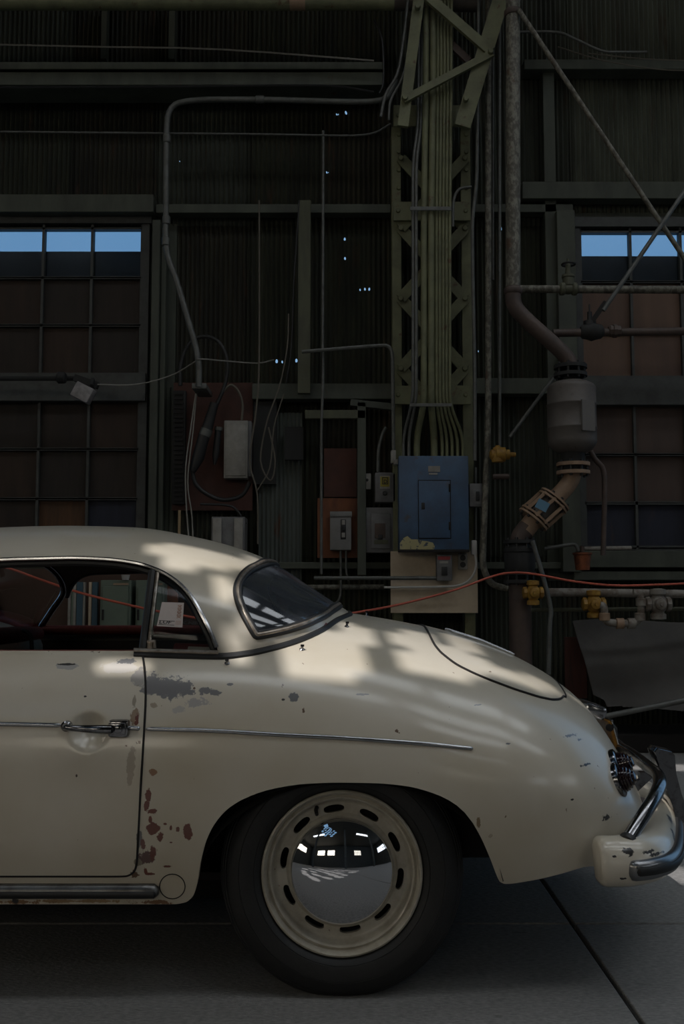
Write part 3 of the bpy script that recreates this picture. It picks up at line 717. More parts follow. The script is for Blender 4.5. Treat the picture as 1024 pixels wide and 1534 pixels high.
# rear window and its seals
gl = MB()
for sd in (-1, 1):
    xs = np.linspace(min(p[0] for p in WPOLY), max(p[0] for p in WPOLY), 80); ss = np.linspace(.03, 1, 80)
    V = {}
    for i in range(79):
        for j in range(79):
            if inpoly((xs[i]+xs[i+1])/2, (ss[j]+ss[j+1])/2, WTEST):
                q = []
                for (a, b) in ((i, j), (i+1, j), (i+1, j+1), (i, j+1)):
                    if (a, b) not in V:
                        y, z = top_at(xs[a], ss[b]); V[a, b] = len(gl.v); gl.v.append(Vector((xs[a], CY+sd*(y-.004), z-.002)))
                    q.append(V[a, b])
                gl.f.append(q)
rw = obj('rear_window', gl, RGLASS, car, 'wraparound rear window reflecting bright skylights', smooth=True, autos=80)
def seal(off, r, m, name, lift):
    P = [(p.x, min(p.y, 1.0)) for p in cr([Vector((a, b, 0)) for a, b in win_xs(off)], 5)]
    near = []
    for x, s in P:
        y, z = top_at(x, s); y2, z2 = top_at(min(x+.004, XT1-.002), s)
        n = Vector((0, -y/.6, (z-.85)/.4)).normalized(); near.append(Vector((x, CY-y, z))+n*lift)
    lp = near+[mir(p) for p in near[::-1]]
    return obj(name, MB().tube(lp, r, 7, closed=True), m, rw, smooth=True, autos=80)
COPPER = mat('window_trim', (.42, .36, .30), .3, .7, col2=(.22, .18, .14), scale=40)
seal(-6.5, .0075, RUBBER, 'window_seal', .001); seal(-3, .0065, COPPER, 'window_trim', .005); seal(.5, .006, RUBBER, 'window_seal', .001)
# base seal around the hardtop
bl = [Vector((x, CY-ybase(x)-.003, zbase(x)-.002)) for x in np.linspace(-.56, XT1-.004, 60)]
lp = bl+[mir(p) for p in bl[::-1]]
obj('hardtop_seal', MB().tube(cr(lp, 2), .011, 8), RUBBER, top, smooth=True)
bl2 = [p+Vector((0, -.007, .013)) for p in bl[:24]]; obj('base_trim', MB().tube(bl2, .0055, 8), COPPER, top, smooth=True)
# drip rail along the side opening, both sides
for sd in (-1, 1):
    dr = []; dr2 = []
    for x in list(np.linspace(-1.098, -.56, 40))+list(np.linspace(-.555, XQ-.002, 40)):
        z = zopen(x); y, _ = top_at(x, top_s(x, z)); dr.append(Vector((x, CY+sd*(y+.004), z))); dr2.append(Vector((x-.006, CY+sd*(y-.012), z-.013)))
    obj('drip_rail', MB().tube(dr, .0065, 8), CHROME if sd < 0 else PAINT2, top, smooth=True)
    obj('window_rubber', MB().tube(dr2, .0105, 8), RUBBER, top, smooth=True)
# quarter window pane, post, sticker
def yglass(x, z): return CY-(top_at(x, top_s(x, z))[0]-.012)
qx = np.linspace(castt(228, 950)[0].x-.01, XQ-.008, 24); G = []
for x in qx:
    z0 = zbase(x)+.008; z1 = zopen(x)-.010; G.append([Vector((x, yglass(x, z), z)) for z in np.linspace(z0, max(z1, z0+.004), 12)])
qg = obj('quarter_window', MB().grid(G), GLASS, car, 'small rear quarter window with white sticker', smooth=True)
pa, pb = castt(234, 857)[0], castt(219, 975)[0]
pb = pb if pb is not None else Vector((-.53, 2.71, .86))
pst = MB().tube([pb+Vector((-.012, .008, -.01)), pa+Vector((-.012, .008, .004))], .0115, 8)
obj('window_post', pst, RUBBER, car, smooth=True)
obj('post_trim', MB().tube([pb+Vector((.006, .002, .0)), pa+Vector((.004, .002, .0))], [.0065, .0055], 8), COPPER, car.children[-1], smooth=True)
lt = MB(); lc = castt(226, 967)[0]; lt.box(lc+Vector((.0, -.006, 0)), (.014, .016, .030), bev=.004); lt.tube([lc+Vector((-.008, -.008, .01)), lc+Vector((.012, -.012, .012)), lc+Vector((.012, -.012, -.006))], .005, 8)
obj('window_latch', lt, COPPER, car, smooth=True)
STK = mat('sticker_paper', (.50, .44, .41), .6); INK = mat('sticker_ink', (.02, .02, .02), .6); INKO = mat('sticker_orange', (.42, .24, .17), .6)
def pane_pt(px, py, lift=.0):
    p, n = castt(px, py); return Vector((p.x, yglass(p.x, p.z)-lift, p.z))
sq = [pane_pt(242, 902, .007), pane_pt(275, 903, .007), pane_pt(272.5, 940, .007), pane_pt(234, 938, .007)]
st = obj('sticker', MB().prism(sq, (0, .001, 0)), STK, car, 'white paper sticker with lettering on the quarter window')
ux = (sq[1]-sq[0]).normalized(); uz = (sq[0]-sq[3]).normalized(); un = ux.cross(uz).normalized()
def sticker_pt(u, v): # u to the right, v down, 0..1
    return sq[0]*(1-u)*(1-v)+sq[1]*u*(1-v)+sq[2]*u*v+sq[3]*(1-u)*v+Vector((0, -.0006, 0))
def textmesh(body, size, m, name, par, o0, xd, zd, ext=.0003, align='LEFT'):
    cu = bpy.data.curves.new(name, 'FONT'); cu.body = body; cu.size = size; cu.extrude = ext; cu.align_x = align; cu.resolution_u = 2; cu.offset = size*.02
    to = bpy.data.objects.new(name, cu); COL.objects.link(to); dg = bpy.context.evaluated_depsgraph_get(); me = bpy.data.meshes.new_from_object(to.evaluated_get(dg))
    bpy.data.objects.remove(to, do_unlink=True); mb = MB(); nn = xd.cross(zd)
    mb.v = [o0+xd*v.co.x+zd*v.co.y+nn*v.co.z for v in me.vertices]; mb.f = [list(p.vertices) for p in me.polygons]
    bpy.data.meshes.remove(me)
    return obj(name, mb, m, par)
textmesh('LUFTGK.NET', .0125, INK, 'lettering', st, sticker_pt(.06, .89), ux*1.62, uz)
lk = MB()
for v in (.765, .925): lk.bar(sticker_pt(.05, v), sticker_pt(.68, v), .0012, .0006)
obj('lettering_rule', lk, INK, st)
lk = MB()
for k in range(4):
    lk.bar(sticker_pt(.74, .12+.14*k), sticker_pt(.92, .22+.14*k), .0012, .0006); lk.bar(sticker_pt(.92, .12+.14*k), sticker_pt(.74, .22+.14*k), .0012, .0006); lk.bar(sticker_pt(.74, .11+.14*k), sticker_pt(.92, .11+.14*k), .0012, .0006)
for k in range(4): lk.bar(sticker_pt(.75+.055*k, .74), sticker_pt(.75+.055*k, .9), .0012, .0006)
obj('orange_marks', lk, INKO, st)
# tonneau studs
for a, b in ((340, 994), (452, 973), (519, 939), (548, 922)):
    p, n = castb(a, b)
    if p is None: continue
    s_ = MB().lathe([(.0075, -.002), (.007, .002), (.004, .004), (.003, .010), (.0, .012)], p, n, 12); s_.box(p+n*.013, (.010, .003, .006)); obj('tonneau_stud', s_, DCHROME, car, smooth=True)
# --- interior: far door rail, near rail, dash with grab handle, seats, windscreen
for sd in (-1, 1):
    pr = [Vector((x, CY+sd*(yhalf(x, .862)-.03), .868+(.004 if sd > 0 else -.020))) for x in np.linspace(-1.36, -.36, 30)]
    obj('door_top_pad', MB().tube(pr, .019 if sd > 0 else .016, 10), REDL, car, smooth=True)
    pr = [Vector((x, CY+sd*(ybase(x)-.05), zbase(x)+.004)) for x in np.linspace(-.46, -.06, 20)]
    obj('shelf_pad', MB().tube(pr, .026, 10), REDL, car, smooth=True)
ds = MB()
for k, (xx, zz) in enumerate(((-1.30, .80), (-1.31, .70))): pass
ds.box((-1.245, CY, .765), (.14, 1.16, .165), bev=.03); dash = obj('dashboard', ds, PAINT2, car, 'cream dashboard with maroon pad', smooth=True)
obj('dash_pad', MB().tube([Vector((-1.215, CY-.60, .858)), Vector((-1.20, CY-.3, .868)), Vector((-1.195, CY, .872)), Vector((-1.20, CY+.3, .868)), Vector((-1.215, CY+.60, .858))], .030, 12), REDL, dash, smooth=True)
g0 = [at(24, 947, CY+.30), at(36, 945, CY+.29), at(44, 950, CY+.28), at(47, 958, CY+.28), at(48, 985, CY+.28)]
obj('grab_handle', MB().tube(cr(g0, 4), .0075, 8), RUBBER, dash, smooth=True)
for sy in (-.3, .3):
    se = MB(); se.box((-.86, CY+sy, .40), (.50, .46, .16), bev=.05); sb_ = obj('seat', se, REDL, car, smooth=True)
    bk = MB(); bk.box((-.60, CY+sy, .58), (.13, .44, .42), Matrix.Rotation(R(-14), 3, 'Y').to_3x3(), bev=.05); obj('backrest', bk, REDL, sb_, smooth=True)
ws = MB(); wp = [Vector((-1.225, CY-.645, .865)), Vector((-1.16, CY-.61, .95)), Vector((-1.105, CY-.575, 1.03)), Vector((-1.125, CY-.49, 1.11)), Vector((-1.19, CY-.34, 1.165)), Vector((-1.255, CY-.14, 1.19)), Vector((-1.265, CY, 1.193))]
wl_ = cr(wp+[mir(p) for p in wp[:-1][::-1]], 5)
wf = obj('windscreen_frame', ws.tube(wl_, .013, 10), DCHROME, car, smooth=True)
G = []
for i in range(13):
    s = -1+2*i/12; G.append([Vector((-1.225-.14*(1-s*s), CY+s*.64, .875)), Vector((-1.16-.14*(1-s*s), CY+s*.60, .97)), Vector((-1.115-.15*(1-s*s), CY+s*.55, 1.05+.13*(1-s*s)))])
obj('windscreen_glass', MB().grid(G), glassmat('windscreen_glass', (.85, .86, .85), .02, 1.15), wf, smooth=True)

# --- wheels
WZ = .3035; WY = 2.62
def slot_disc(c, sd, n=96):
    bm = bmesh.new()
    def loop(pts):
        vs = [bm.verts.new(p) for p in pts]; es = [bm.edges.new((vs[i], vs[(i+1) % len(vs)])) for i in range(len(vs))]; return es
    E = []
    def pt(r, a, h=0.0): return c+Vector((r*math.cos(a), -sd*h, r*math.sin(a)))
    E += loop([pt(.170, 2*PI*k/n) for k in range(n)]); E += loop([pt(.128, 2*PI*k/n) for k in range(n)])
    slots = []
    for k in range(10):
        a0 = R(98+36*k); sl_ = []
        for j in range(20):
            t = 2*PI*j/20; da = .0275*math.copysign(abs(math.cos(t))**.75, math.cos(t))/.153; r = .153+.0098*math.copysign(abs(math.sin(t))**.8, math.sin(t)); sl_.append((r, a0+da))
        E += loop([pt(r, a) for r, a in sl_]); slots.append(sl_)
    bmesh.ops.triangle_fill(bm, edges=E, use_beauty=True, use_dissolve=False)
    bm.verts.index_update(); mb = MB(); mb.add([v.co for v in bm.verts], [[v.index for v in f.verts] for f in bm.faces]); bm.free()
    for sl_ in slots:
        m = len(sl_); vs = []
        for r, a in sl_: vs += [pt(r, a), pt(r+(.0 if r < .153 else .0), a, -.014)]
        mb.add(vs, [[2*i, 2*((i+1) % m), 2*((i+1) % m)+1, 2*i+1] for i in range(m)])
    return mb
def wheel(wx, sd, det=True):
    yl = CY+sd*(CY-WY); c = Vector((wx, yl, WZ)); ax = Vector((0, sd, math.tan(R(2.5)))).normalized()
    rim = MB().lathe([(.199,-.022),(.2055,-.012),(.2075,-.003),(.2055,.002),(.2015,.003),(.1985,-.001),(.1965,-.009),(.1950,-.017),(.1925,-.0195),(.1900,-.0175),(.1865,-.0145),(.1835,-.0160),(.1810,-.022),(.1790,-.034),(.1760,-.042),(.1715,-.0455),(.168,-.046)], c, ax, 96)
    rim.f = [f for f in rim.f if len(f) == 4]
    w_ = obj('wheel_rim', rim, RIMM, car, 'cream painted steel wheel with ten oval slots', smooth=True, fix=False, autos=60)
    d = slot_disc(c+Vector((0, -sd*.046, 0)), -sd)
    for v in d.v: v.y += -sd*(v.z-WZ)*math.tan(R(2.5))
    obj('slotted_disc', d, RIMM, w_, autos=30)
    obj('brake_drum', MB().lathe([(.0, -.085), (.165, -.085), (.165, -.15), (.0, -.15)], c, ax, 40), GAPM, w_)
    rl = MB().lathe([(.1455,-.047),(.1425,-.0445),(.1395,-.0395),(.1365,-.0375),(.1330,-.0385)], c, ax, 64); rl.f = [f for f in rl.f if len(f) == 4]; obj('hub_lip', rl, RIMM, w_, smooth=True)
    hc = MB().lathe([(.1325,-.046),(.1330,-.022),(.1318,-.0165),(.1290,-.0138)]+[(r_, .0245-(.235-math.sqrt(.235**2-r_**2))) for r_ in (.126, .120, .112, .103, .092, .08, .067, .053, .038, .022, .0)], c, ax, 96)
    hc.f = [f for f in hc.f if len(f) <= 4]
    obj('hubcap', hc, HUBM, w_, 'domed chrome hubcap mirroring the hall', smooth=True, autos=70)
    ty = [(.194,-.03),(.2,-.016),(.207,-.006),(.214,.004),(.224,.010),(.2255,.0095),(.2265,.0115),(.245,.0155),(.262,.0145),(.2635,.013),(.265,.0138),(.281,.0075),(.294,-.002),(.2985,-.006),(.2995,-.0085),(.3015,-.009),(.3055,-.0145),(.306,-.018),(.308,-.0185),(.3115,-.026),(.311,-.030),(.3135,-.031),(.316,-.045),(.309,-.046),(.309,-.049),(.3165,-.050),(.317,-.072),(.310,-.073),(.310,-.076),(.317,-.077),(.3165,-.099),(.309,-.10),(.309,-.103),(.316,-.104),(.311,-.128),(.294,-.15),(.25,-.165),(.21,-.15),(.194,-.125)]
    t = MB().lathe(ty, c, ax, 96); t.f = [f for f in t.f if len(f) == 4]
    for v in t.v: v.z = max(v.z, .001)
    obj('tyre', t, TYRE, w_, 'black tyre', smooth=True, fix=False, autos=35)
    va = R(113); vp = c+Vector((.169*math.cos(va), sd*-.045, .169*math.sin(va)))
    obj('valve_stem', MB().tube([vp, vp+Vector((-.002, sd*.012, -.004)), vp+Vector((.001, sd*.03, -.012))], [.006, .0055, .0045], 8), RUBBER, w_, smooth=True)
for wx in (0.0, -2.1):
    for sd in (-1, 1): wheel(wx, sd)

# --- rear bumper
bpath = [(.668,2.578),(.72,2.582),(.775,2.604),(.825,2.655),(.872,2.75),(.930,2.91),(.983,3.08),(1.020,3.24),(1.034,CY)]
bp = [Vector((a, b, 0)) for a, b in bpath]; bp = cr(bp+[mir(p) for p in bp[:-1][::-1]], 6)
for p in bp: p.z = 0
BSEC = [(-.085,.375),(-.07,.392),(-.035,.398),(-.004,.390),(.016,.368),(.026,.335),(.025,.308),(.014,.288),(-.008,.278),(-.05,.279)]
def sweep(path, sec, taper=None, close=True):
    G = []; n = len(path)
    for i, p in enumerate(path):
        t = (path[min(i+1, n-1)]-path[max(i-1, 0)]).normalized(); out = Vector((t.y, -t.x, 0))
        k = taper(i, n) if taper else 1.0
        zc = sum(z for _, z in sec)/len(sec)
        G.append([p+out*(o*k)+Vector((0, 0, zc+(z-zc)*k)) for o, z in sec])
    mb = MB()
    if close: G = [g+[g[0]] for g in G]
    mb.grid(G)
    if close:
        mb.add(G[0][:-1], [list(range(len(sec)))]); mb.add(G[-1][:-1], [list(range(len(sec)))[::-1]])
    return mb
def tap(i, n):
    j = min(i, n-1-i); return (.72, .90, .98, 1.0)[min(j, 3)]
BUMP = wearpaint('bumper_paint', CREAM, [(*at(a, b, Y), rx*Y/F, rz*Y/F, BLK, k) for a, b, Y, rx, rz, k in ((935,1274,2.58,9,4,3),(962,1271,2.62,9,2,3),(996,1242,2.85,4,7,2.6),(930,1312,2.58,5,2,2.5),(920,1283,2.56,4,2,2.5),(985,1215,3.0,5,4,3),(968,1264,2.7,12,2,3.4))])
# denser start for a rounded end
st0 = bp[0]; d0 = (bp[1]-bp[0]).normalized()
bpx = [st0-d0*.020, st0-d0*.014, st0-d0*.004, st0+d0*.006]+bp[2:-2]; e0 = mir(bpx[0]); bpx = bpx+[mir(q) for q in bpx[:4][::-1]]
bumper = obj('rear_bumper', sweep(bpx, BSEC, tap), BUMP, car, 'cream rear bumper with scuffed paint', smooth=True, autos=50)
sp = bp[5:-5]
SS1 = [(.010,.349),(.026,.352),(.038,.347),(.042,.338),(.042,.316),(.038,.306),(.026,.300),(.010,.303)]
obj('bumper_moulding', sweep(sp, SS1, lambda i, n: (.6, .92, 1.0)[min(min(i, n-1-i), 2)]), mat('dull_bumper_trim', (.26, .26, .265), .3, 1.0), bumper, 'bright bumper moulding with black insert', smooth=True, autos=50)
SS2 = [(.034,.336),(.046,.335),(.050,.326),(.046,.317),(.034,.316)]
obj('rubber_insert', sweep(sp[1:-1], SS2, lambda i, n: (.7, 1.0)[min(min(i, n-1-i), 1)]), RUBBER, bumper, smooth=True, autos=50)
# overrider guards
def guard(yc):
    prof = [(.937,.545),(.946,.556),(.990,.546),(1.000,.534),(1.003,.48),(1.018,.42),(1.040,.36),(1.046,.31),(1.040,.272),(1.012,.262),(1.005,.31),(.992,.37),(.975,.42),(.960,.46),(.950,.50)]
    P = [Vector((a, 0, b)) for a, b in prof]; mb = MB(); n = len(P)
    cen = sum(P, Vector())/n; lay = []
    for yy, k in ((-.036, .93), (-.032, .985), (-.020, 1.0), (.020, 1.0), (.032, .985), (.036, .93)):
        lay.append([Vector((cen.x+(p.x-cen.x)*k, yc+yy, cen.z+(p.z-cen.z)*(1-(1-k)*.35))) for p in P])
    mb.grid([l+[l[0]] for l in lay]); mb.add(lay[0], [list(range(n))]); mb.add(lay[-1], [list(range(n))[::-1]])
    return obj('bumper_guard', mb, DCHROME, bumper, 'tall chrome bumper guard', smooth=True, autos=45)
YG = 3.08
guard(YG); guard(2*CY-YG)
tp = [at(940,1258,2.62), at(954,1236,2.66), at(969,1212,2.71), at(982,1190,2.77), at(988,1173,2.84), at(984,1160,2.93), at(973,1151,3.03), at(962,1142,3.10), at(944,1129,3.22), at(930,1121,3.32)]
cz = tp[-1].z
tp2 = tp+[Vector((tp[-1].x+.006, CY, cz+.002))]+[mir(p) for p in tp[::-1]]
obj('overrider_tube', MB().tube(cr(tp2, 5), .0185, 18), DCHROME, bumper, 'bent chrome tube from bumper to guard', smooth=True)
obj('tube_grommet', MB().lathe([(.017, -.012), (.024, -.008), (.024, .006), (.017, .010)], tp[0]+Vector((0, 0, -.004)), (tp[1]-tp[0]), 16), RUBBER, bumper, smooth=True)
br = MB(); br.bar(at(944,1186,3.1), at(972,1160,3.1), .022, .02); br.box(at(964,1161,3.1), (.03, .03, .02)); obj('guard_bracket', br, DCHROME, bumper)
bk = MB().tube([at(950,1206,3.0), at(962,1210,3.0), at(972,1225,3.0)], .03, 10); obj('bumper_bracket', bk, GAPM, bumper, smooth=True)
# --- lamps, plate
def beehive(px, py):
    p, n = castb(px, py); ax = (n*.85+Vector((1, 0, -.05))*.30).normalized()
    b_ = MB().lathe([(.046, -.03), (.0485, -.004), (.047, .003), (.042, .006), (.035, .006)], p, ax, 32); bb = obj('tail_lamp', b_, DCHROME, car, 'round tail lamp with ribbed dark lens', smooth=True)
    pr = [(.035, .004)]
    for k in range(5): r = .0355-.0012*k*k*.9-.0008*k; pr += [(r, .007+.0075*k), (r, .0122+.0075*k), (r-.0035, .0135+.0075*k)]
    pr += [(.0, .046)]
    obj('lens', MB().lathe(pr, p, ax, 32), LAMPR, bb, smooth=True, autos=25)
    return p, n, ax, bb
for q in ((928, 1168), (925, 1147)):
    p, n, ax, bb = beehive(*q)
lp_ = MB(); lc = at(884, 1066, CY); lp_.box(lc+Vector((.0, 0, .008)), (.075, .15, .045), Matrix.Rotation(R(18), 3, 'Y').to_3x3(), bev=.012); ll = obj('plate_lamp', lp_, CHROME, car, 'chrome number plate lamp', smooth=True)
pl = MB(); a_, b_ = at(904, 1076, CY), at(922, 1140, CY); 
pl.bar(b_, a_, .014, .16, side=Vector((0, 1, 0))); po = obj('number_plate', pl, AMBER, car, 'yellow number plate seen edge on')
pf = MB(); pf.tube([a_+Vector((.006, -.08, 0)), a_+Vector((.006, .08, 0))], .005, 8); pf.tube([a_+Vector((.006, -.08, 0)), b_+Vector((.006, -.08, 0))], .004, 8); obj('plate_frame', pf, CHROME, po, smooth=True)
pb_ = MB().lathe([(.012, 0), (.012, .01), (.0, .012)], a_+Vector((-.004, -.08, -.02)), (0, -1, 0), 12); obj('plate_bolt', pb_, GAPM, po)
# ================================================================ THINGS ON AND BEFORE THE BACK WALL
GREY = matw('grey_enamel', (.15, .15, .15), .55, col2=(.105, .10, .098), scale=14, col3=(.06, .045, .03), scale3=25, lo3=.66, hi3=.72)
LGREY = matw('light_grey_enamel', (.30, .285, .255), .55, col2=(.21, .195, .17), scale=12)
GALV = matw('galvanised_steel', (.13, .135, .125), .5, .2, col2=(.085, .085, .075), scale=20)
BLUEP = matw('blue_enamel', (.050, .105, .19), .5, col2=(.042, .07, .12), scale=7, col3=(.075, .05, .035), scale3=9, lo3=.6, hi3=.72)
YELP = matw('peeled_yellow', (.38, .34, .17), .7, col2=(.06, .07, .09), scale=34, lo=.56, hi=.6)
PLYC = matw('pale_plywood', (.58, .47, .34), .75, col2=(.44, .35, .25), scale=5, col3=(.06, .04, .03), scale3=40, lo3=.68, hi3=.72)
OPLY = matw('orange_plywood', (.20, .065, .02), .7, col2=(.11, .035, .014), scale=6, stretch=(3, 1, 1))
REDB = matw('red_brown_board', (.085, .027, .016), .75, col2=(.045, .016, .010), scale=5)
BLACKM = matw('black_fitting', (.012, .012, .012), .55); BLACKP = matw('black_panel', (.016, .016, .015), .8)
RUSTP = matw('rusty_pipe', (.085, .055, .042), .65, col2=(.05, .034, .027), scale=10, bump=.15)
PIPEG = matw('mottled_pipe', (.19, .18, .14), .6, col2=(.07, .062, .045), scale=45, lo=.42, hi=.56, bump=.15, stretch=(1, 1, .6), col3=(.09, .05, .028), scale3=12, lo3=.62, hi3=.7)
TANKM = matw('tank_metal', (.105, .090, .078), .6, col2=(.07, .058, .05), scale=6, col3=(.06, .04, .03), scale3=18, lo3=.62, hi3=.7, bump=.08)
TANP = matw('tan_pipe', (.33, .22, .14), .6, col2=(.24, .15, .09), scale=12)
YELV = matw('yellow_valve', (.36, .20, .02), .6, col2=(.20, .09, .012), scale=30)
CORD = mat('orange_cord', (.40, .075, .04), .5); WIREW = matw('pale_wire', (.26, .25, .22), .6); WIREB = matw('beige_wire', (.12, .105, .08), .7)
WHITEP = matw('white_plastic', (.42, .41, .38), .5); YLAB = matw('yellow_label', (.33, .27, .03), .6); REDLAB = matw('red_label', (.28, .03, .03), .6); CYAN = matw('blue_label', (.10, .22, .32), .6)
COPPERM = matw('copper_cup', (.30, .09, .035), .5, .4, col2=(.14, .05, .025), scale=30)
TIMBER = matw('painted_timber', (.10, .105, .062), .75, col2=(.07, .07, .045), scale=9, stretch=(2, 2, .5))
GREENL = matw('green_locker', (.125, .16, .12), .6, col2=(.10, .13, .10), scale=4); DBROWN = matw('dark_brown_wood', (.06, .030, .018), .75); BLUES = matw('teal_blue', (.035, .085, .12), .6)
TARP = matw('grey_sheet', (.085, .079, .070), .8, col2=(.055, .05, .045), scale=3, col3=(.14, .13, .115), scale3=5, lo3=.66, hi3=.8, bump=.2, bscale=12)
WPIPE = matw('whitewashed_pipe', (.24, .22, .19), .7, col2=(.13, .10, .075), scale=18, lo=.45, hi=.6)
def ppts(pts, Y):
    return [at(p[0], p[1], p[2] if len(p) > 2 else Y) for p in pts]
def ptube(pts, Y, rpx, n=8, fil=None, smoothk=0):
    P = ppts(pts, Y)
    if smoothk: P = cr(P, smoothk)
    elif fil: P = fillet(P, fil)
    return MB().tube(P, rpx*Y/F, n)
def conduit(name, pts, Y, rpx, m, label, cat='conduit', group=None, n=8, fil=.09, sk=0, parent=None):
    return obj(name, ptube(pts, Y, rpx, n, fil, sk), m, parent, label, cat, group, smooth=True, autos=70)
def part_box(name, par, x0, y0, x1, y1, Y, dep, m, bev=.003, ang=0.0, label=None): return obj(name, pbox(x0, y0, x1, y1, Y, dep, bev, ang), m, par, label, smooth=bev > 0, autos=30)
def disc(mb, px, py, Y, rpx, dep, n=14, axis=(0, -1, 0)):
    c = at(px, py, Y); r = rpx*Y/F; return mb.lathe([(r, 0), (r, dep*.7), (r*.8, dep), (0, dep)], c, axis, n)
def root(name, px, py, Y, label, cat, group=None): return empty(name, at(px, py, Y), label, cat, group)

# ---- laced steel column with its knee bracket
col_ = root('steel_column', 646, 1100, 6.6, 'olive riveted steel column with crossed lacing bars behind the conduits', 'column')
col_.location.z = 0
def vbox(x0, x1, ya, yb, Y, dep, m, name, par):
    xa, xb = at(x0, 400, Y).x, at(x1, 400, Y).x; z1, z0 = zw_(ya, Y), zw_(yb, Y)
    if yb > 1050: z0 = 0
    return obj(name, MB().box(((xa+xb)/2, Y+dep/2, (z0+z1)/2), (xb-xa, dep, z1-z0), bev=.003), m, par)
vbox(587, 601, 190, 1120, 6.76, .03, OLIVE, 'channel_flange', col_); vbox(691, 706, 190, 1120, 6.76, .03, OLIVE, 'channel_flange', col_)
vbox(587, 590, 190, 1120, 6.79, .17, OLIVE, 'channel_web', col_); vbox(703, 706, 190, 1120, 6.79, .17, OLIVE, 'channel_web', col_)
for i, y in enumerate((237, 342, 447, 552)):
    for (xa, xb, dy) in ((600, 696, 105), (696, 600, 105)):
        b_ = MB().bar(at(xa, y, 6.745 if xa < xb else 6.73), at(xb if i < 3 else (xa+xb)/2, y+dy*(1 if i < 3 else .5), 6.745 if xa < xb else 6.73), .075, .012); obj('lacing_bar', b_, OLIVE, col_)
    for x in (600, 696):
        r_ = MB(); disc(r_, x, y, 6.722, 4.2, .014); obj('rivet', r_, OLIVE, col_, smooth=True)
for y0, y1 in ((156, 190), (301, 331), (577, 606)):
    obj('batten_plate', pbox(587, y0, 706, y1, 6.70, .02, .003), OLIVE, col_)
    for x in (596, 697):
        r_ = MB(); disc(r_, x, (y0+y1)/2, 6.70, 3.2, .012); obj('rivet', r_, OLIVE, col_, smooth=True)
for y in (202, 228, 255, 282):
    for x in (597, 698):
        r_ = MB(); disc(r_, x, y, 6.76, 3.2, .012); obj('rivet', r_, OLIVE, col_, smooth=True)
knee = root('knee_brace', 650, 160, 6.4, 'olive angled truss bracket rising from the column top', 'bracket')
for (a, b, wpx, Yk, nm, m) in [((603,190),(652,-200),17,6.42,'bracket_leg',OLIVE),((692,190),(810,-200),25,6.42,'bracket_leg',OLIVE),((640,-5),(735,78),15,6.40,'diagonal_bar',OLIVE),((737,80),(604,150),11,6.39,'diagonal_bar',OLIVE),((634,28),(702,92),11,6.5,'diagonal_bar',RUSTP)]:
    obj(nm, MB().bar(at(*a, Yk), at(*b, Yk), wpx*Yk/F, .03), m, knee)
for (x, y) in ((625, 12), (734, 79), (606, 148), (697, 150)):
    r_ = MB(); disc(r_, x, y, 6.385, 4.5, .03); obj('bolt', r_, OLIVE, knee, smooth=True)
# ---- conduit bundle above the blue panel
BUN = [(604,618,2.3,GALV,'thin dark conduit at the left edge of the bundle above the blue panel'),(612,623,2.6,GALV,'dark conduit second from left in the bundle above the blue panel'),(624,634.5,5.0,OLIVE,'thick olive conduit third from left in the bundle above the blue panel'),(650,645.5,5.4,OLIVE,'thickest olive pipe in the middle of the bundle above the blue panel'),(662,653.5,2.6,OLIVE,'olive conduit just right of the thickest pipe above the blue panel'),(669,658.5,2.5,OLIVE,'olive conduit fourth from the right end of the bundle above the blue panel'),(677,663.5,2.5,OLIVE,'olive conduit third from the right end of the bundle above the blue panel'),(685,668.5,2.5,OLIVE,'olive conduit second from the right end of the bundle above the blue panel'),(693,673.5,2.5,OLIVE,'olive conduit at the right end of the bundle above the blue panel')]
for k, (xb, xt, r, m, lab) in enumerate(BUN):
    xtop = xt+(2 if k > 3 else 3)
    conduit('conduit', [(xb,690,6.62),(xb,652,6.62),(xt,608,6.50),(xt,560,6.48),(xt,330,6.48),(xtop,130,6.48),(xtop+2,-520,6.48)] if k > 1 else [(xb,690,6.62),(xb,650,6.62),(xt,600,6.50),(xt,560,6.48),(xt,240,6.48),(xt+8,190,6.5),(xt+14,-520,6.56)], 6.5, r, m, lab, group='conduits rising from the blue panel', fil=.16)
cl = root('pipe_clamp', 650, 312, 6.42, 'dark strap clamp across the conduit bundle beside the upper batten', 'clamp')
obj('strap', pbox(613, 309, 677, 315, 6.435, .01, .002), GALV, cl); obj('strap', pbox(613, 604, 677, 609, 6.435, .01, .002), GALV, cl)
# ---- pipes right of the column
conduit('conduit', [(711,690),(711,560),(708,420),(707,330),(714,270),(716,60),(722,-520)], 6.5, 2.8, GALV, 'thin grey conduit running down the right edge of the steel column')
conduit('conduit', [(678,340),(678,300),(686,282),(706,280)], 6.5, 2.4, GALV, 'short hooked grey conduit beside the upper column')
conduit('conduit', [(731,-520),(731,610),(729,690),(724,800),(722,850),(735,876),(760,882)], 6.55, 5.0, PIPEG, 'tall mottled green pipe between the steel column and large vertical pipe')
conduit('conduit', [(748,-520),(748,680)], 6.7, 2.6, GALV, 'thin bluish conduit directly left of the large vertical pipe')
conduit('conduit', [(738,-520),(738,420)], 6.8, 2.0, GALV, 'very thin dark conduit behind the tall mottled green pipe')
conduit('conduit', [(712,700),(712,808)], 6.75, 2.2, GALV, 'thin grey conduit below the small switch box')
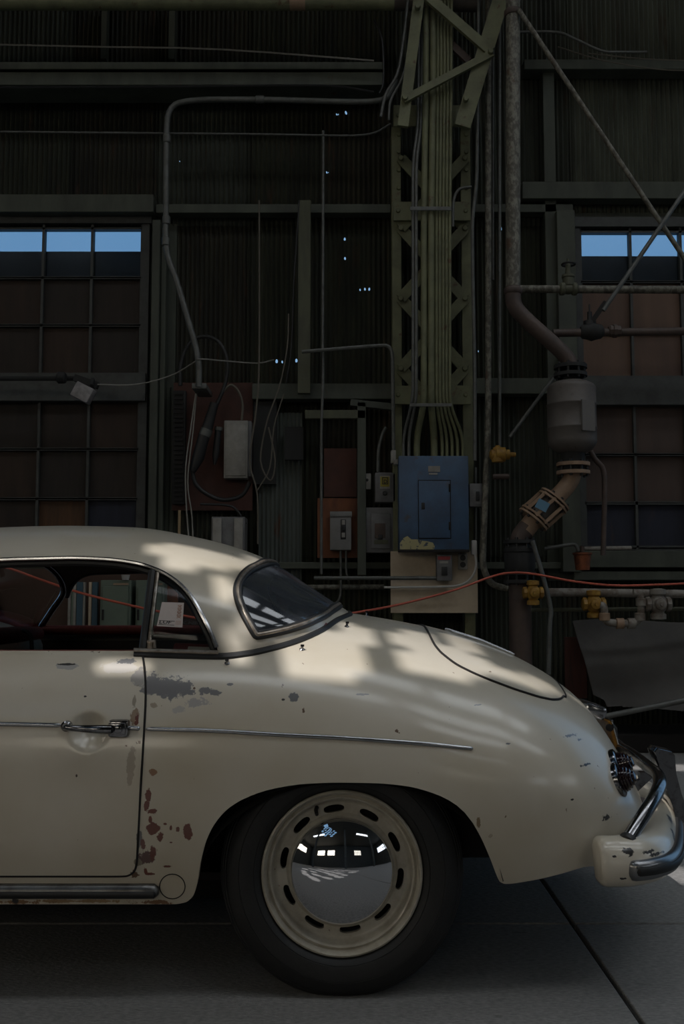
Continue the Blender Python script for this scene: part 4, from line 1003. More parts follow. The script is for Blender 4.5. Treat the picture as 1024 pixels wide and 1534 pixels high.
# ---- big vertical pipe, tank and pump line
bigp = root('process_pipe', 768, 1100, 6.2, 'large mottled vertical pipe bending into the tank line', 'pipe'); bigp.location.z = 0
obj('pipe_run', MB().tube(fillet(ppts([(768,-520),(768,432)], 6.2), .1), 11.3*6.2/F, 18), PIPEG, bigp, smooth=True)
obj('pipe_elbow', MB().tube(fillet(ppts([(768,430),(768,456),(782,474),(845,530),(854,545),(854,552)], 6.2), .10), 11.8*6.2/F, 18), RUSTP, bigp, smooth=True)
for y in (20, 436): obj('pipe_collar', MB().lathe([(.052, -.02), (.058, -.012), (.058, .012), (.052, .02)], at(768, y, 6.2), (0, 0, 1), 24), RUSTP, bigp, smooth=True)
def flange(par, px, py, Y, rpx, axis, th=.022, m=RUSTP, bolts=8, gap=.03):
    ax = Vector(axis).normalized(); c = at(px, py, Y); r = rpx*Y/F
    f_ = MB()
    for s in (-1, 1): f_.lathe([(r*.4, s*gap/2), (r, s*gap/2), (r, s*(gap/2+th)), (r*.4, s*(gap/2+th))], c, ax, 28)
    fo = obj('flange', f_, m, par, smooth=True, autos=30)
    u = ax.orthogonal().normalized(); v = ax.cross(u)
    for k in range(bolts):
        a = 2*PI*(k+.5)/bolts; q = c+(u*math.cos(a)+v*math.sin(a))*r*.82
        obj('bolt', MB().tube([q-ax*(gap/2+th+.014), q+ax*(gap/2+th+.014)], .009, 6), BLACKM, fo)
    return fo
flange(bigp, 854, 556, 6.2, 25, (0, 0, 1), m=BLACKP)
tank = root('air_tank', 856, 690, 6.2, 'grey brown cylindrical tank with domed ends hanging before the boarded window', 'tank')
tr_ = 36.5*6.2/F; zt, zb = zw_(569, 6.2), zw_(682, 6.2); tc = at(856, 620, 6.2); pr = [(0, zb)]
for k in range(1, 9): a = PI/2*k/8; pr.append((tr_*math.sin(a), zb+.09*(1-math.cos(a))))
pr += [(tr_, zb+.16), (tr_+.003, zb+.163), (tr_+.003, zb+.172), (tr_, zb+.175), (tr_, zt-.17), (tr_+.003, zt-.167), (tr_+.003, zt-.158), (tr_, zt-.155)]
for k in range(8, -1, -1): a = PI/2*k/8; pr.append((tr_*math.sin(a), zt-.06*(1-math.cos(a))))
obj('tank_shell', MB().lathe(pr, (tc.x, 6.2, 0), (0, 0, 1), 40), TANKM, tank, smooth=True, autos=60)
obj('tank_neck', MB().lathe([(.05, zt-.01), (.055, zt+.05)], (tc.x, 6.2, 0), (0, 0, 1), 20), BLACKP, tank, smooth=True)
obj('tank_outlet', MB().lathe([(.075, zb-.10), (.075, zb+.02)], (tc.x, 6.2, 0), (0, 0, 1), 20), BLACKP, tank, smooth=True)
obj('name_plate', MB().box((tc.x+tr_*.45, 6.2-tr_*.9, zw_(628, 6.2)), (.10, .012, .19), Matrix.Rotation(R(28), 3, 'Z').to_3x3()), matw('dull_plate', (.14, .125, .11), .5), tank)
lower = root('coupling_line', 778, 1100, 6.2, 'tan pipe with bolted coupling running from the tank down to a dark valve', 'pipe'); lower.location.z = 0
flange(lower, 858, 702, 6.2, 25, (0, 0, 1), m=TANP)
obj('pipe_elbow', MB().tube(fillet(ppts([(858,706),(856,718),(846,732),(826,752)], 6.2), .08), 13*6.2/F, 18), TANP, lower, smooth=True)
axd = (at(834,740,6.2)-at(790,792,6.2)).normalized()
for (x, y) in ((829, 750), (800, 776)): flange(lower, x, y, 6.2, 26, axd, .012, TANP, 8, .012)
obj('coupling_sleeve', MB().tube(ppts([(829,750),(800,776)], 6.2), 18*6.2/F, 18), TANKM, lower, smooth=True)
cs_, ce_ = at(829, 750, 6.2), at(800, 776, 6.2); uu = axd.orthogonal().normalized(); vv = axd.cross(uu)
for k in range(8):
    a = 2*PI*k/8; q = (uu*math.cos(a)+vv*math.sin(a))*.096; obj('tie_bar', MB().bar(cs_+q, ce_+q, .02, .02), TANP, lower)
obj('blue_label', MB().box(at(812, 757, 6.09), (.075, .006, .06), Matrix.Rotation(R(28), 3, 'Y').to_3x3()), CYAN, lower)
obj('pipe_stub', MB().tube(ppts([(802,775),(786,795)], 6.2), 14*6.2/F, 16), TANP, lower, smooth=True)
obj('pipe_elbow', MB().tube(fillet(ppts([(790,789),(778,804),(778,816)], 6.2), .06), 14*6.2/F, 16), RUSTP, lower, smooth=True)
flange(lower, 778, 818, 6.2, 24, (0, 0, 1), m=BLACKP)
obj('valve_body', MB().lathe([(.05, .12), (.085, .09), (.095, .04), (.095, -.04), (.085, -.08), (.06, -.12)], at(778, 840, 6.2), (0, 0, 1), 24), BLACKP, lower, smooth=True)
flange(lower, 778, 865, 6.2, 24, (0, 0, 1), m=BLACKP)
p_ = at(778, 870, 6.2); obj('down_pipe', MB().lathe([(.068, 0), (.068, p_.z)], (p_.x, 6.2, 0), (0, 0, 1), 20), RUSTP, lower, smooth=True)
conduit('drain_pipe', [(884,676),(892,690),(905,702),(905,760),(903,832)], 6.3, 4.0, RUSTP, 'thin rusty drain pipe dropping from the right of the tank', 'pipe')
conduit('stay_rod', [(833,560),(800,605),(763,655)], 6.5, 2.8, GALV, 'thin slanted rod from the tank flange down to the left', 'rod', fil=0)
conduit('drain_pipe', [(797,810),(812,860),(826,915),(823,930),(821,1010)], 6.1, 3.6, GALV, 'bent grey pipe descending right of the dark valve', 'pipe')
# ---- horizontal pipes with valves over the right window
hp = root('water_pipe', 905, 440, 6.35, 'upper horizontal green grey pipe with a yellowed gate valve', 'pipe')
obj('pipe_run', ptube([(778,433),(1250,435)], 6.35, 6, 12), PIPEG, hp, smooth=True)
vb = MB().lathe([(.03,-.06),(.042,-.05),(.042,-.03),(.032,-.02),(.036,0),(.032,.02),(.042,.03),(.042,.05),(.03,.06)], at(851,433,6.35), (1, 0, 0), 16); vo = obj('valve_body', vb, TIMBER, hp, smooth=True)
obj('bonnet', MB().lathe([(.036, 0), (.036, .05), (.042, .055), (.042, .07), (.02, .08), (.016, .14), (.009, .145), (.009, .18)], at(851, 428, 6.35), (0, 0, 1), 14), TIMBER, vo, smooth=True)
hwc = at(851, 396, 6.35); obj('handwheel', MB().tube([hwc+Vector((.042*math.cos(2*PI*k/18), .042*math.sin(2*PI*k/18), 0)) for k in range(18)], .007, 6, closed=True).bar(hwc-Vector((.04, 0, 0)), hwc+Vector((.04, 0, 0)), .008, .008), BLACKM, vo, smooth=True)
hp2 = root('water_pipe', 905, 505, 6.3, 'lower horizontal rusty pipe with a black lever valve and union', 'pipe')
obj('pipe_run', ptube([(828,499),(1250,493)], 6.3, 6, 12), RUSTP, hp2, smooth=True)
vo = obj('valve_body', MB().lathe([(.028,-.075),(.045,-.06),(.05,-.03),(.06,0),(.05,.03),(.045,.06),(.028,.075)], at(886,497,6.3), (1, 0, 0), 18), BLACKP, hp2, smooth=True)
lv_ = MB().lathe([(.04, 0), (.04, .03), (.015, .035), (.015, .09), (.005, .09), (.005, .14)], at(883, 488, 6.3), (0, 0, 1), 12); lv_.bar(at(886,482,6.28), at(907,452,6.24), .03, .035); obj('lever', lv_, BLACKM, vo, smooth=True)
obj('union', MB().lathe([(.03,-.04),(.038,-.03),(.038,-.012),(.045,-.01),(.045,.012),(.036,.015),(.036,.035),(.03,.04)], at(920,496,6.3), (1, 0, 0), 8), RUSTP, hp2)
conduit('brace_rod', [(776,14),(1180,620)], 6.15, 4.0, PIPEG, 'long slanted rod from the large pipe top down across the right window', 'rod', fil=0)
conduit('brace_rod', [(1260,-58),(903,465)], 6.05, 3.4, GALV, 'shorter slanted rod crossing the long one over the right window', 'rod', fil=0)
conduit('cable', [(770,48),(832,48),(860,58),(900,76),(930,78),(968,78)], 6.6, 2.2, GALV, 'grey cable with a sheathed end along the upper right wall', 'cable', sk=4)
for i, (pts, lab) in enumerate([([(880,80),(960,88),(1060,92)], 'thin wire beneath the sheathed cable at upper right'), ([(835,70),(900,90),(985,104),(1060,106)], 'sagging brown wire under the upper right girt')]):
    conduit('wire', pts, 6.7, 1.0, WIREB, lab, 'wire', sk=4, n=5)
# ---- yellow valve by the green pipe
yv = root('gas_valve', 750, 692, 6.5, 'yellow brass valve on a stub pipe left of the tank', 'valve')
obj('valve_body', MB().lathe([(.02,-.07),(.035,-.06),(.035,-.035),(.05,-.03),(.05,.03),(.035,.035),(.035,.06),(.016,.065),(.016,.10)], at(749,681,6.5), (1, 0, 0), 10), YELV, yv, smooth=True)
obj('bonnet', MB().lathe([(.04, -.05), (.045, 0), (.03, .045), (.018, .05), (.018, .06)], at(745, 681, 6.5), (0, 0, 1), 10), YELV, yv, smooth=True)
obj('stub_pipe', ptube([(738,714),(762,714)], 6.5, 4.5, 10), RUSTP, yv, smooth=True)
# ---- lower right pipework
conduit('steam_pipe', [(798,887),(905,888),(960,889),(1250,893)], 6.35, 6.5, WPIPE, 'whitewashed horizontal pipe below the orange cord', 'pipe', n=12, fil=0)
conduit('steam_pipe', [(790,914),(1250,910)], 6.45, 3.0, TIMBER, 'thin olive pipe behind the whitewashed pipe', 'pipe', fil=0)
conduit('steam_pipe', [(815,822),(850,816),(862,815),(866,826)], 6.4, 2.8, GALV, 'short thin pipe leading to the copper cup', 'pipe', fil=.05)
conduit('steam_pipe', [(872,822),(945,821)], 6.5, 3.2, WPIPE, 'short pale pipe right of the copper cup', 'pipe', fil=0)
ut = root('u_bend', 935, 935, 6.3, 'corroded pipe u-bend hanging under the whitewashed pipe', 'pipe')
obj('bend', MB().tube(fillet(ppts([(898,906),(905,908),(905,932),(925,934),(960,934),(960,888),(948,888)], 6.25), .08), 5.5*6.25/F, 12), WPIPE, ut, smooth=True)
for (x, y, ax) in ((905,924,(0,0,1)),(928,934,(1,0,0)),(960,902,(0,0,1)),(958,924,(0,0,1)),(945,934,(1,0,0))): obj('coupling', MB().lathe([(.026,-.025),(.034,-.022),(.034,.022),(.026,.025)], at(x, y, 6.25), ax, 14), TANP if x < 945 else WPIPE, ut, smooth=True)
def chunky_valve(px, py, Y, m, lab, nm='gate_valve', s=1.0):
    v_ = root(nm, px, py+16, Y, lab, 'valve')
    obj('valve_body', MB().lathe([(.02*s,-.085*s),(.042*s,-.08*s),(.042*s,-.055*s),(.03*s,-.045*s),(.045*s,-.025*s),(.052*s,0),(.045*s,.025*s),(.03*s,.045*s),(.042*s,.055*s),(.042*s,.08*s),(.02*s,.085*s)], at(px, py, Y), (0, 0, 1), 12), m, v_, smooth=True)
    obj('bonnet', MB().lathe([(.05*s,0),(.05*s,.02),(.035*s,.03),(.03*s,.06*s),(.012,.065*s),(.012,.08*s)], at(px, py, Y), (0, -1, 0), 10), m, v_, smooth=True)
    obj('collar', MB().lathe([(.03*s,-.07*s),(.04*s,-.065*s),(.04*s,-.045*s),(.03*s,-.04*s),(.03*s,.04*s),(.04*s,.045*s),(.04*s,.065*s),(.03*s,.07*s)], at(px, py, Y), (1, 0, 0), 8), m, v_)
    return v_
chunky_valve(889, 905, 6.3, YELV, 'ochre valve left of the corroded u-bend', s=1.05)
chunky_valve(985, 905, 6.25, WPIPE, 'whitened round fitting right of the corroded u-bend', s=1.15)
chunky_valve(798, 888, 6.1, YELV, 'ochre valve where the whitewashed pipe meets the dark down pipe', s=.9)
cu_ = root('copper_cup', 872, 852, 6.4, 'rusty copper cup trap under the boarded window', 'cup'); obj('cup', MB().lathe([(.0,-.06),(.045,-.055),(.055,.04),(.062,.045),(.062,.055),(.0,.06)], at(872, 841, 6.4), (0, 0, 1), 16), COPPERM, cu_, smooth=True); obj('stem', MB().lathe([(.015,.05),(.015,.1)], at(872,841,6.4), (0,0,1), 10), RUSTP, cu_)
# sheet leaning against the wall
G = []
for i in range(25):
    u = i/24; row = []
    for j in range(15):
        v = j/14; top_ = at(858+ (1180-858)*u, 930, 6.72); bot = at(898+(1180-898)*u, 1062, 6.42)
        if v > .9 and u < .12: bot = at(912+(1180-898)*u, 1060, 6.42)
        p = top_*(1-v)+bot*v; p.y += .035*math.sin(u*7+v*2)+.02*math.sin(v*9+u*4); p.z += .012*math.sin(u*9) if j in (0, 14) else 0; row.append(p)
    G.append(row)
tp_ = MB().grid(G); tp_.v += [v+Vector((0, .02, 0)) for v in tp_.v[:375]]; tp_.f += [[a+375 for a in f[::-1]] for f in tp_.f]
obj('hanging_sheet', tp_, TARP, None, 'large crumpled grey sheet hanging below the whitewashed pipe', 'sheet', smooth=True, fix=False)
conduit('stand_pipe', [(820,1091,6.3),(1250,1003,6.3)], 6.3, 4.4, GALV, 'grey pole slanting below the crumpled grey sheet', 'pole', fil=0)
obj('kerb', MB().box((2.9, 6.75, .06), (3.4, .5, .12), bev=.01), GAPM, wall)
obj('red_sheet', pbox(846, 955, 878, 1045, 6.8, .02), matw('rust_red_sheet', (.08, .022, .014), .7, col2=(.04, .014, .01), scale=14, stretch=(4, 1, .4)), wall)
# ---- electrical gear
bb_ = obj('plywood_backboard', pbox(585, 826, 715, 918, 6.67, .03, .002), PLYC, None, 'pale plywood backboard below the blue panel', 'board')
pn = root('electrical_panel', 649, 826, 6.60, 'blue steel breaker panel with peeling yellow lower corner', 'electrical panel')
part_box('cabinet', pn, 597, 682, 702, 826, 6.55, .14, BLUEP, .004); dr_ = part_box('door', pn, 627, 720, 674, 806, 6.54, .012, BLUEP, .002)
gp_ = MB()
for a, b, c_, d in ((626, 719, 675, 720), (626, 806, 675, 807), (626, 719, 627, 807), (674, 719, 675, 807)):
    gp_.box(at((a+c_)/2, (b+d)/2, 6.549), ((c_-a)*6.55/F, .004, (d-b)*6.55/F))
obj('door_gap', gp_, GAPM, dr_); part_box('latch', dr_, 631, 753, 636, 763, 6.535, .01, BLACKM, .001)
for y in (731, 788): part_box('hinge', dr_, 672, y-6, 675, y+6, 6.535, .01, GAPM, .001)
part_box('paper_label', pn, 641, 698, 659, 707, 6.546, .004, LGREY, 0); part_box('paper_label', pn, 642, 708.5, 655, 711, 6.546, .004, LGREY, 0)
yp = [(599,825),(598.5,814),(604,806),(610,803),(616,808),(624,808),(632,810),(640,811),(648,813),(651,818),(649,825)]
obj('peeled_patch', MB().prism([at(a, b, 6.546) for a, b in yp], (0, .002, 0)), YELP, pn)
part_box('edge_lip', pn, 596, 823, 703, 827, 6.54, .03, GAPM, .002)
def sbox(name, x0, y0, x1, y1, Y, dep, m, lab, cat='electrical box'): return root(name, (x0+x1)/2, y1, Y, lab, cat)
b1 = sbox('starter_box', 561, 707, 594, 753, 6.76, .12, GREY, 'grey starter box with square yellow label above the grey panel')
part_box('case', b1, 561, 707, 594, 753, 6.76, .12, GREY, .012); part_box('label', b1, 568.5, 712.5, 584, 732, 6.756, .004, LGREY, 0); part_box('yellow_label', b1, 569.5, 714, 583, 729, 6.753, .004, YLAB, 0)
fr_ = MB(); cD = at(576.5, 720, 6.749)
for a, b, c_, d in ((572, 715, 581, 716), (572, 724.5, 581, 725.5), (572, 715, 573, 725.5), (580, 715, 581, 725.5)): fr_.box(at((a+c_)/2, (b+d)/2, 6.751), ((c_-a)*6.75/F, .003, (d-b)*6.75/F))
obj('printed_square', fr_, BLACKM, b1); textmesh('D', .036, BLACKM, 'printed_letter', b1, at(574, 724, 6.7485), Vector((1, 0, 0)), Vector((0, 0, 1)), .0006)
rk = MB(); disc(rk, 576, 739, 6.76, 3.4, .02); obj('reset_button', rk, BLACKM, b1)
b2 = sbox('breaker_panel', 547, 760, 594, 828, 6.78, .1, GREY, 'grey breaker panel with raised inner door left of the blue panel')
part_box('case', b2, 547, 760, 594, 828, 6.78, .1, GREY, .004); d2 = part_box('inner_door', b2, 555, 769, 585, 822, 6.768, .014, GREY, .006); part_box('worn_patch', d2, 561, 784, 577, 806, 6.764, .004, RUSTP, 0); part_box('switch', d2, 566, 801, 573, 808, 6.76, .01, BLACKM, .002); part_box('label', d2, 560, 809, 581, 815, 6.764, .004, TIMBER, 0)
obk = obj('plywood_board', pbox(475, 746, 541, 836, 6.87, .02, .002), OPLY, None, 'orange brown plywood square behind the grey disconnect switch', 'board')
b3_ = sbox('disconnect_switch', 494, 768, 526, 824, 6.78, .09, LGREY, 'light grey disconnect switch with black lever slot on orange plywood', 'switch box')
GREYM = matw('mid_grey_enamel', (.215, .21, .20), .55, col2=(.17, .165, .155), scale=10)
part_box('case', b3_, 494, 769, 526, 824, 6.78, .09, GREYM, .006); part_box('hood', b3_, 494, 766, 527, 774, 6.772, .02, GREYM, .003); part_box('lever_slot', b3_, 510, 778, 518, 808, 6.776, .006, BLACKM, .002)
for y in (782, 801): part_box('slot_label', b3_, 511.5, y-3, 516.5, y+4, 6.772, .006, LGREY, .001)
part_box('lever', b3_, 511.5, 787, 516.5, 795, 6.76, .02, BLACKM, .003)
conduit('conduit', [(510,824),(510,893),(505,903),(495,906)], 6.82, 1.9, GALV, 'left of two thin conduits below the disconnect switch', fil=.05)
conduit('conduit', [(518,824),(518,858),(522,870)], 6.82, 1.6, GALV, 'right of two thin conduits below the disconnect switch', fil=.05)
def outlet(x0, y0, x1, y1, lab, nm, duplex):
    Yo = 6.64 if duplex else 6.8
    o_ = root(nm, (x0+x1)/2, y1, Yo, lab, 'outlet' if duplex else 'switch'); part_box('cover_plate', o_, x0, y0, x1, y1, Yo-.01, .02, LGREY, .004)
    for k in ((.28, .70) if duplex else (.42,)):
        q = MB(); disc(q, (x0+x1)/2, y0+(y1-y0)*k, Yo-.011, 4.2 if duplex else 2.2, .006); obj('socket' if duplex else 'toggle', q, BLACKM, o_)
outlet(543.5, 709, 555.5, 733, 'cream toggle switch left of the starter box', 'wall_switch', False); outlet(686, 829, 700, 853, 'double socket outlet on the pale plywood backboard', 'wall_outlet', True)
b4 = sbox('switch_box', 654, 831, 677, 870, 6.57, .08, GREY, 'grey switch box with red strip on the pale backboard', 'switch box')
part_box('case', b4, 654, 831, 677, 870, 6.57, .08, GREY, .005); part_box('red_strip', b4, 655.5, 833.5, 674, 838.5, 6.567, .004, REDLAB, 0); part_box('label', b4, 658, 840.5, 671, 844, 6.567, .004, LGREY, 0); part_box('rocker', b4, 661, 849, 670, 862, 6.564, .01, BLACKM, .002)
b5 = sbox('switch_box', 703, 724, 724, 759, 6.58, .09, GREY, 'small grey switch box on the right edge of the blue panel', 'switch box')
part_box('case', b5, 703, 724, 724, 759, 6.58, .09, GREY, .005); part_box('recess_plate', b5, 708, 733, 721, 756, 6.577, .006, GREY, .002); part_box('toggle', b5, 712.5, 736, 718, 750, 6.57, .01, BLACKM, .002)
pg = root('power_plug', 710, 832, 6.58, 'white plug with looping cord at the lower right of the blue panel', 'plug')
part_box('plug_body', pg, 706, 809, 714.5, 831, 6.58, .04, WHITEP, .008); obj('cord', MB().tube(cr(ppts([(711,830),(713,846),(708,862),(697,873),(680,878),(640,879.5),(575,880)], 6.58), 5), 1.8*6.58/F, 6), WHITEP, pg, smooth=True)
conduit('conduit', [(470,866),(655,866)], 6.6, 3.0, GALV, 'horizontal conduit entering the switch box with red strip', fil=0)
conduit('conduit', [(440,880),(575,879)], 6.86, 4.0, PIPEG, 'dark horizontal pipe below the plywood boards', 'pipe', fil=0)
cb = root('conduit_elbow', 588, 690, 6.7, 'galvanised conduit arching from the wall into the blue panel', 'conduit')
obj('conduit_run', MB().tube(fillet(ppts([(452,527),(560,518),(587,517),(588,560),(589,676)], 6.66), .16, 8), 2.9*6.66/F, 8), GALV, cb, smooth=True); part_box('elbow_fitting', cb, 585, 674, 593, 694, 6.64, .05, LGREY, .006); part_box('elbow_fitting', cb, 589, 688, 598, 696, 6.64, .05, LGREY, .006)
conduit('conduit', [(566,707),(566,672),(573,648),(578,640)], 6.78, 2.6, GALV, 'short curved conduit on top of the starter box', fil=.1)
conduit('conduit', [(484,196),(483,520),(484,560),(481,640),(481,860)], 6.7, 2.2, GALV, 'long thin vertical conduit left of the orange plywood')
# timber framing
for (x0, y0, x1, y1, lab, ang) in [(535,600,548,862,'vertical timber stud right of the orange plywood',0),(456,614,548,627,'short horizontal timber rail above the dark red panel',0),(524,601,592,611,'slanted loose plank resting above the rail',6),(446,292,465,594,'long olive timber post hanging on the wall left of the thin conduit',0)]:
    obj('timber_plank', pbox(x0, y0, x1, y1, 6.76, .05, .003, ang), TIMBER if x0 < 460 else GREENG, None, lab, 'timber')
obj('red_panel', pbox(485, 671, 534, 745, 6.9, .02), REDB, None, 'dark red panel above the orange plywood', 'panel')
# ---- left group: board, louvre, white box, cables
obj('backing_board', pbox(258, 571, 379, 766, 6.92, .02, .002), REDB, None, 'red brown backing board behind the pale box', 'board')
lo_ = root('louvre_strip', 267, 756, 6.84, 'tall narrow black louvred strip on the red brown board', 'louvre'); part_box('frame', lo_, 258, 583, 277, 756, 6.86, .05, BLACKP, .003)
for k in range(24): part_box('slat', lo_, 261, 588+k*6.9, 274, 591.5+k*6.9, 6.85, .012, GAPM, 0)
wb = root('junction_box', 355, 716, 6.84, 'pale grey upright junction box on the red brown board', 'electrical box'); part_box('case', wb, 335, 629, 371, 717, 6.80, .1, LGREY, .005); part_box('cover', wb, 338, 633, 368, 713, 6.793, .01, LGREY, .003); part_box('cover_edge', wb, 371, 630, 376, 714, 6.82, .08, GREY, .002)
hcab = [([(270,578),(271,545),(283,515),(305,504),(328,513),(340,540),(337,575),(325,605),(318,618)], 3.0, 'thick black cable looping over the red brown board'), ([(288,705),(293,725),(310,740),(335,749),(362,742),(374,722)], 3.2, 'thick black cable sagging below the pale box'), ([(318,628),(325,606),(332,590),(345,577),(356,585),(363,605),(362,630)], 1.9, 'grey cable arching into the top of the pale box'), ([(300,755),(340,757),(355,765),(368,785)], 1.8, 'thin black cable trailing below the red brown board')]
for pts, r, lab in hcab: conduit('cable', pts, 6.78, r, BLACKM if 'black' in lab else WIREB, lab, 'cable', sk=5)
cc = root('cable_connector', 303, 705, 6.76, 'fat black cable connector hanging slanted beside the pale box', 'connector')
obj('sleeve', MB().tube(ppts([(321,604),(309,646)], 6.76), [.03, .038], 12), BLACKM, cc, smooth=True); obj('sleeve', MB().tube(ppts([(306,652),(297,685),(288,706)], 6.76), [.040, .042, .024], 12), BLACKM, cc, smooth=True); obj('metal_collar', MB().tube(ppts([(310,643),(306,653)], 6.76), .042, 12), GALV, cc, smooth=True)
cc2 = root('cable_connector', 324, 696, 6.8, 'slim black connector just left of the pale box', 'connector'); obj('sleeve', MB().tube(ppts([(327,642),(323,682),(321,696)], 6.8), [.022, .024, .008], 10), BLACKM, cc2, smooth=True); obj('ring', MB().tube(ppts([(327.5,640),(327,645)], 6.8), .027, 10), GALV, cc2, smooth=True)
conduit('conduit', [(592,120),(580,150),(540,153),(390,149),(290,149),(251,158),(249,220),(248,380),(262,412),(298,535),(298,580)], 6.55, 4.6, GALV, 'thick dark conduit bending down the wall and slanting to the red brown board', fil=.16)
for (x, y, ax) in ((389,149,(1,0,0)),(250,208,(0,0,1)),(249,330,(0,0,1)),(248,362,(0,0,1))): obj('conduit_coupling', MB().lathe([(.022,-.03),(.027,-.025),(.027,.025),(.022,.03)], at(x, y, 6.55), ax, 12), GALV, wall, smooth=True)
part_box('conduit_bracket', wall, 287, 574, 309, 582, 6.55, .3, GALV, .003)
conduit('support_rod', [(-40,197),(390,201),(555,204),(585,185)], 6.6, 1.7, GALV, 'thin horizontal rod across the upper left wall', 'rod', fil=.2)
conduit('wire', [(-40,66),(140,70),(330,74),(560,91)], 6.55, 1.4, WIREW, 'thin slack wire above the left beam', 'wire', n=5, sk=3)
conduit('wire', [(-40,131),(260,130),(480,128),(560,138)], 6.5, 1.6, BLACKM, 'black wire clipped under the left beam', 'wire', n=5, sk=3)
for i, (pts, r, m, lab) in enumerate([([(388,300),(388,530),(384,610),(374,690),(385,740),(386,815)], 1.5, WIREB, 'beige wire hanging right of the pale box'), ([(294,583),(286,640),(278,700),(279,760),(283,810)], 1.2, WIREW, 'left pale wire dropping from the slanted conduit'), ([(295,583),(289,645),(281,720),(287,770),(289,810)], 1.1, WIREW, 'right pale wire dropping from the slanted conduit'), ([(432,470),(430,520),(418,580),(400,630),(390,690),(405,720),(412,690),(402,640)], 1.2, WIREB, 'brown wire tangle hanging beside the black panel'), ([(425,590),(410,640),(404,700),(385,735)], 1.1, WIREB, 'brown wire slanting over the black panel'), ([(448,300),(440,420),(436,520),(428,575)], 1.2, BLACKM, 'black wire along the left side of the olive timber post'), ([(560,30),(572,60),(574,120),(568,140)], 1.6, BLACKM, 'black cable dangling left of the knee bracket'), ([(612,-10),(604,60),(595,110),(578,140),(570,175)], 2.6, GALV, 'grey flexible conduit curving beside the knee bracket'), ([(622,-10),(612,70),(603,115),(585,150),(582,180)], 2.2, GALV, 'second grey flexible conduit hugging the knee bracket')]):
    conduit('wire', pts, 6.72 if i < 6 else 6.45, r, m, lab, 'wire', sk=4, n=6)
conduit('lamp_cord', [(146,576,6.5),(190,577,6.6),(225,572,6.7),(262,560,6.7),(290,543,6.6),(302,538,6.5),(340,541,6.7),(385,544,6.8),(410,539,6.9)], 6.7, 1.1, WIREW, 'thin white cord from the flood lamp to a wall hole', 'cord', sk=4, n=5)
fl = root('flood_lamp', 122, 605, 6.6, 'small tilted grey flood lamp on a dark arm before the left window', 'lamp')
hd = MB().box(at(125, 589, 6.55), (m2(29, 6.55), .09, m2(24, 6.55)), Matrix.Rotation(R(27), 3, 'Y').to_3x3(), bev=.008); obj('lamp_head', hd, matw('lamp_face', (.33, .31, .31), .5, col2=(.19, .18, .18), scale=22), fl, smooth=True)
obj('yoke', MB().bar(at(112, 566, 6.62), at(147, 578, 6.62), .045, .05).bar(at(140, 570, 6.62), at(138, 580, 6.58), .02, .05), BLACKP, fl)
obj('arm', MB().tube(ppts([(-60,567),(60,567),(115,567)], 6.64), 3.6*6.64/F, 8), BLACKP, fl, smooth=True); obj('knuckle', MB().lathe([(.03,-.03),(.04,-.02),(.04,.02),(.03,.03)], at(92,566,6.6), (1,0,0), 10), BLACKP, fl, smooth=True)
obj('black_panel', pbox(379, 600, 414, 726, 6.9, .03), BLACKP, None, 'matt black panel behind the wire tangle', 'panel'); obj('black_panel', pbox(426, 639, 454, 689, 6.86, .04), BLACKP, None, 'small black box on the pale corrugated strip', 'box')
# pale corrugated strip
G = []
xa, xb = at(388, 700, 6.94).x, at(452, 700, 6.94).x
for q in range(61): x = xa+(xb-xa)*q/60; G.append([Vector((x, 6.95-.009*math.cos(2*PI*q/6), 0.3)), Vector((x, 6.95-.009*math.cos(2*PI*q/6), zw_(618 if q > 24 else 722, 6.94)))])
obj('corrugated_strip', MB().grid(G), matw('pale_sheet', (.12, .135, .12), .6, col2=(.075, .085, .075), scale=5, stretch=(2, 1, .3), col3=(.12, .05, .025), scale3=8, lo3=.62, hi3=.72), None, 'pale patched strip of corrugated sheet beside the black panel', 'sheet', smooth=True, fix=False)
hb_ = root('louvred_cabinet', 342, 812, 6.7, 'grey cabinet with two pale louvred panels above the car roof', 'cabinet'); part_box('case', hb_, 316, 774, 366, 900, 6.72, .2, GREY, .004)
for x in (318, 350): part_box('louvre_panel', hb_, x, 776, x+13, 896, 6.705, .02, LGREY, .003)
obj('wood_stick', pbox(266.5, 764, 270, 812, 6.7, .02), matw('pale_wood', (.30, .22, .12), .7), None, 'thin pale wooden stick left of the louvred cabinet', 'stick')
# top pipes
tpz = root('overhead_pipe', 300, 10, 6.3, 'wide pale green pipe along the top edge of the picture', 'pipe')
obj('pipe_run', ptube([(-200,3),(590,3)], 6.3, 12.5, 16), OLIVE, tpz, smooth=True); obj('pipe_run', ptube([(590,1),(720,3)], 6.6, 15, 16), TANKM, tpz, smooth=True); obj('paint_scar', ptube([(434,3),(457,3)], 6.3, 12.7, 16), TANP, tpz, smooth=True)
# ---- lockers and boards behind the car, seen through its windows
lk_ = [(150,869,196,960,GREENL,'green steel locker left of centre behind the car window','locker'),(203,869,246,960,GREENL,'green steel locker partly behind the quarter window','locker')]
for x0, y0, x1, y1, m, lab, cat in lk_:
    r_ = root('steel_locker', (x0+x1)/2, 1090, 6.6, lab, cat); r_.location.z = 0
    zt_ = zw_(y0, 6.6); c_ = at((x0+x1)/2, 900, 6.6); W_ = (x1-x0)*6.6/F
    obj('cabinet', MB().box((c_.x, 6.75, zt_/2), (W_, .3, zt_), bev=.006), m, r_); obj('locker_door', MB().box((c_.x, 6.592, zt_/2+.02), (W_-.03, .014, zt_-.12), bev=.004), m, r_); obj('door_handle', MB().box((c_.x-W_*.38, 6.58, at(150, 921, 6.6).z), (.012, .016, .07)), GAPM, r_); obj('name_card', MB().box((c_.x+W_*.18, 6.584, at(180, 875, 6.6).z), (.10, .004, .012)), TANP, r_)
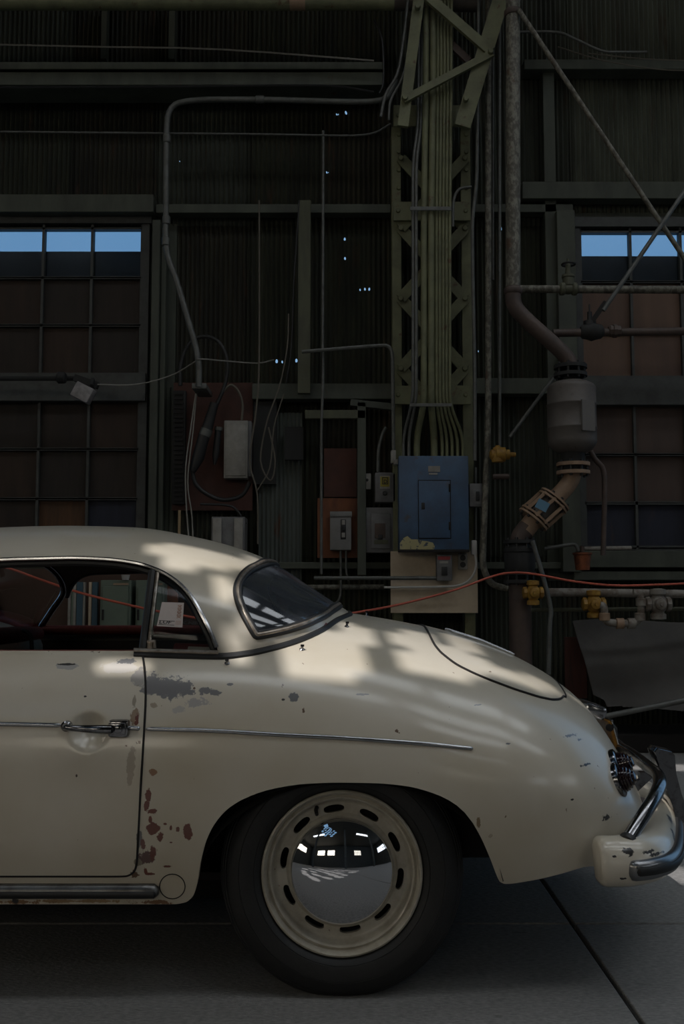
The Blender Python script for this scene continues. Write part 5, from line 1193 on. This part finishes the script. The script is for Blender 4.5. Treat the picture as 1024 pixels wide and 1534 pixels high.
obj('paper_cup', MB().lathe([(.022, 0), (.030, .035), (.0, .035)], at(188, 869, 6.6), (0, 0, 1), 14), WHITEP, None, 'small white cup on top of the green locker', 'cup', smooth=True)
for i, (x0, x1, y0, m, lab) in enumerate([(102,107,880,LGREY,'leftmost pale strip standing beside the green locker'),(110,114,873,LGREY,'second pale strip standing beside the green locker'),(106,110,880,GREENL,'narrow green strip between two pale strips'),(115,124,872,BLUES,'wide teal strip beside the pale strips'),(124.5,127.5,872,LGREY,'thin pale strip right of the wide teal strip'),(133,137,872,PLYC,'tan strip left of the blue strip'),(138,146,872,BLUES,'blue strip standing closest to the green locker')]):
    p_ = at((x0+x1)/2, y0, 6.7); obj('plank_strip', MB().box((p_.x, 6.72, p_.z/2), ((x1-x0)*6.7/F, .03, p_.z)), m, None, lab, 'strip', 'strips leaning beside the lockers')
p_ = at(60, 852, 6.8); q_ = at(100, 852, 6.8)
obj('brown_board', MB().box((at(-40, 852, 6.8).x, 6.82, p_.z/2), (m2(290, 6.8), .03, p_.z)), DBROWN, None, 'dark brown board behind the windscreen', 'board')
p_ = at(175, 858, 6.88); obj('brown_board', MB().box((at(205, 858, 6.88).x, 6.9, p_.z/2), (m2(190, 6.88), .03, p_.z)), DBROWN, None, 'dark brown board behind the green lockers', 'board')
p_ = at(256, 875, 6.8); obj('brown_board', MB().box((at(257, 858, 6.7).x, 6.72, p_.z/2), (m2(18, 6.8), .03, p_.z)), OPLY, None, 'narrow orange brown board right of the green lockers', 'board')
# ---- the orange cord strung behind the car
ocp = [(-500,740,6.2),(-250,795,5.9),(-60,838,5.6),(8,850,5.5),(60,868,5.4),(120,888,5.3),(200,908,5.2),(260,920,5.2),(330,930,5.2),(430,933,5.3),(530,918,5.5),(600,905,5.7),(680,884,5.9),(735,864,6.0),(765,858,6.02),(800,860,6.0),(860,871,5.95),(920,877,5.9),(980,876,5.9),(1024,874,5.9),(1100,868,5.9),(1300,840,5.9),(1500,800,5.9)]
conduit('extension_cord', ocp, 5.7, 1.75, CORD, 'orange red extension cord strung across behind the car', 'cord', sk=6, n=7)
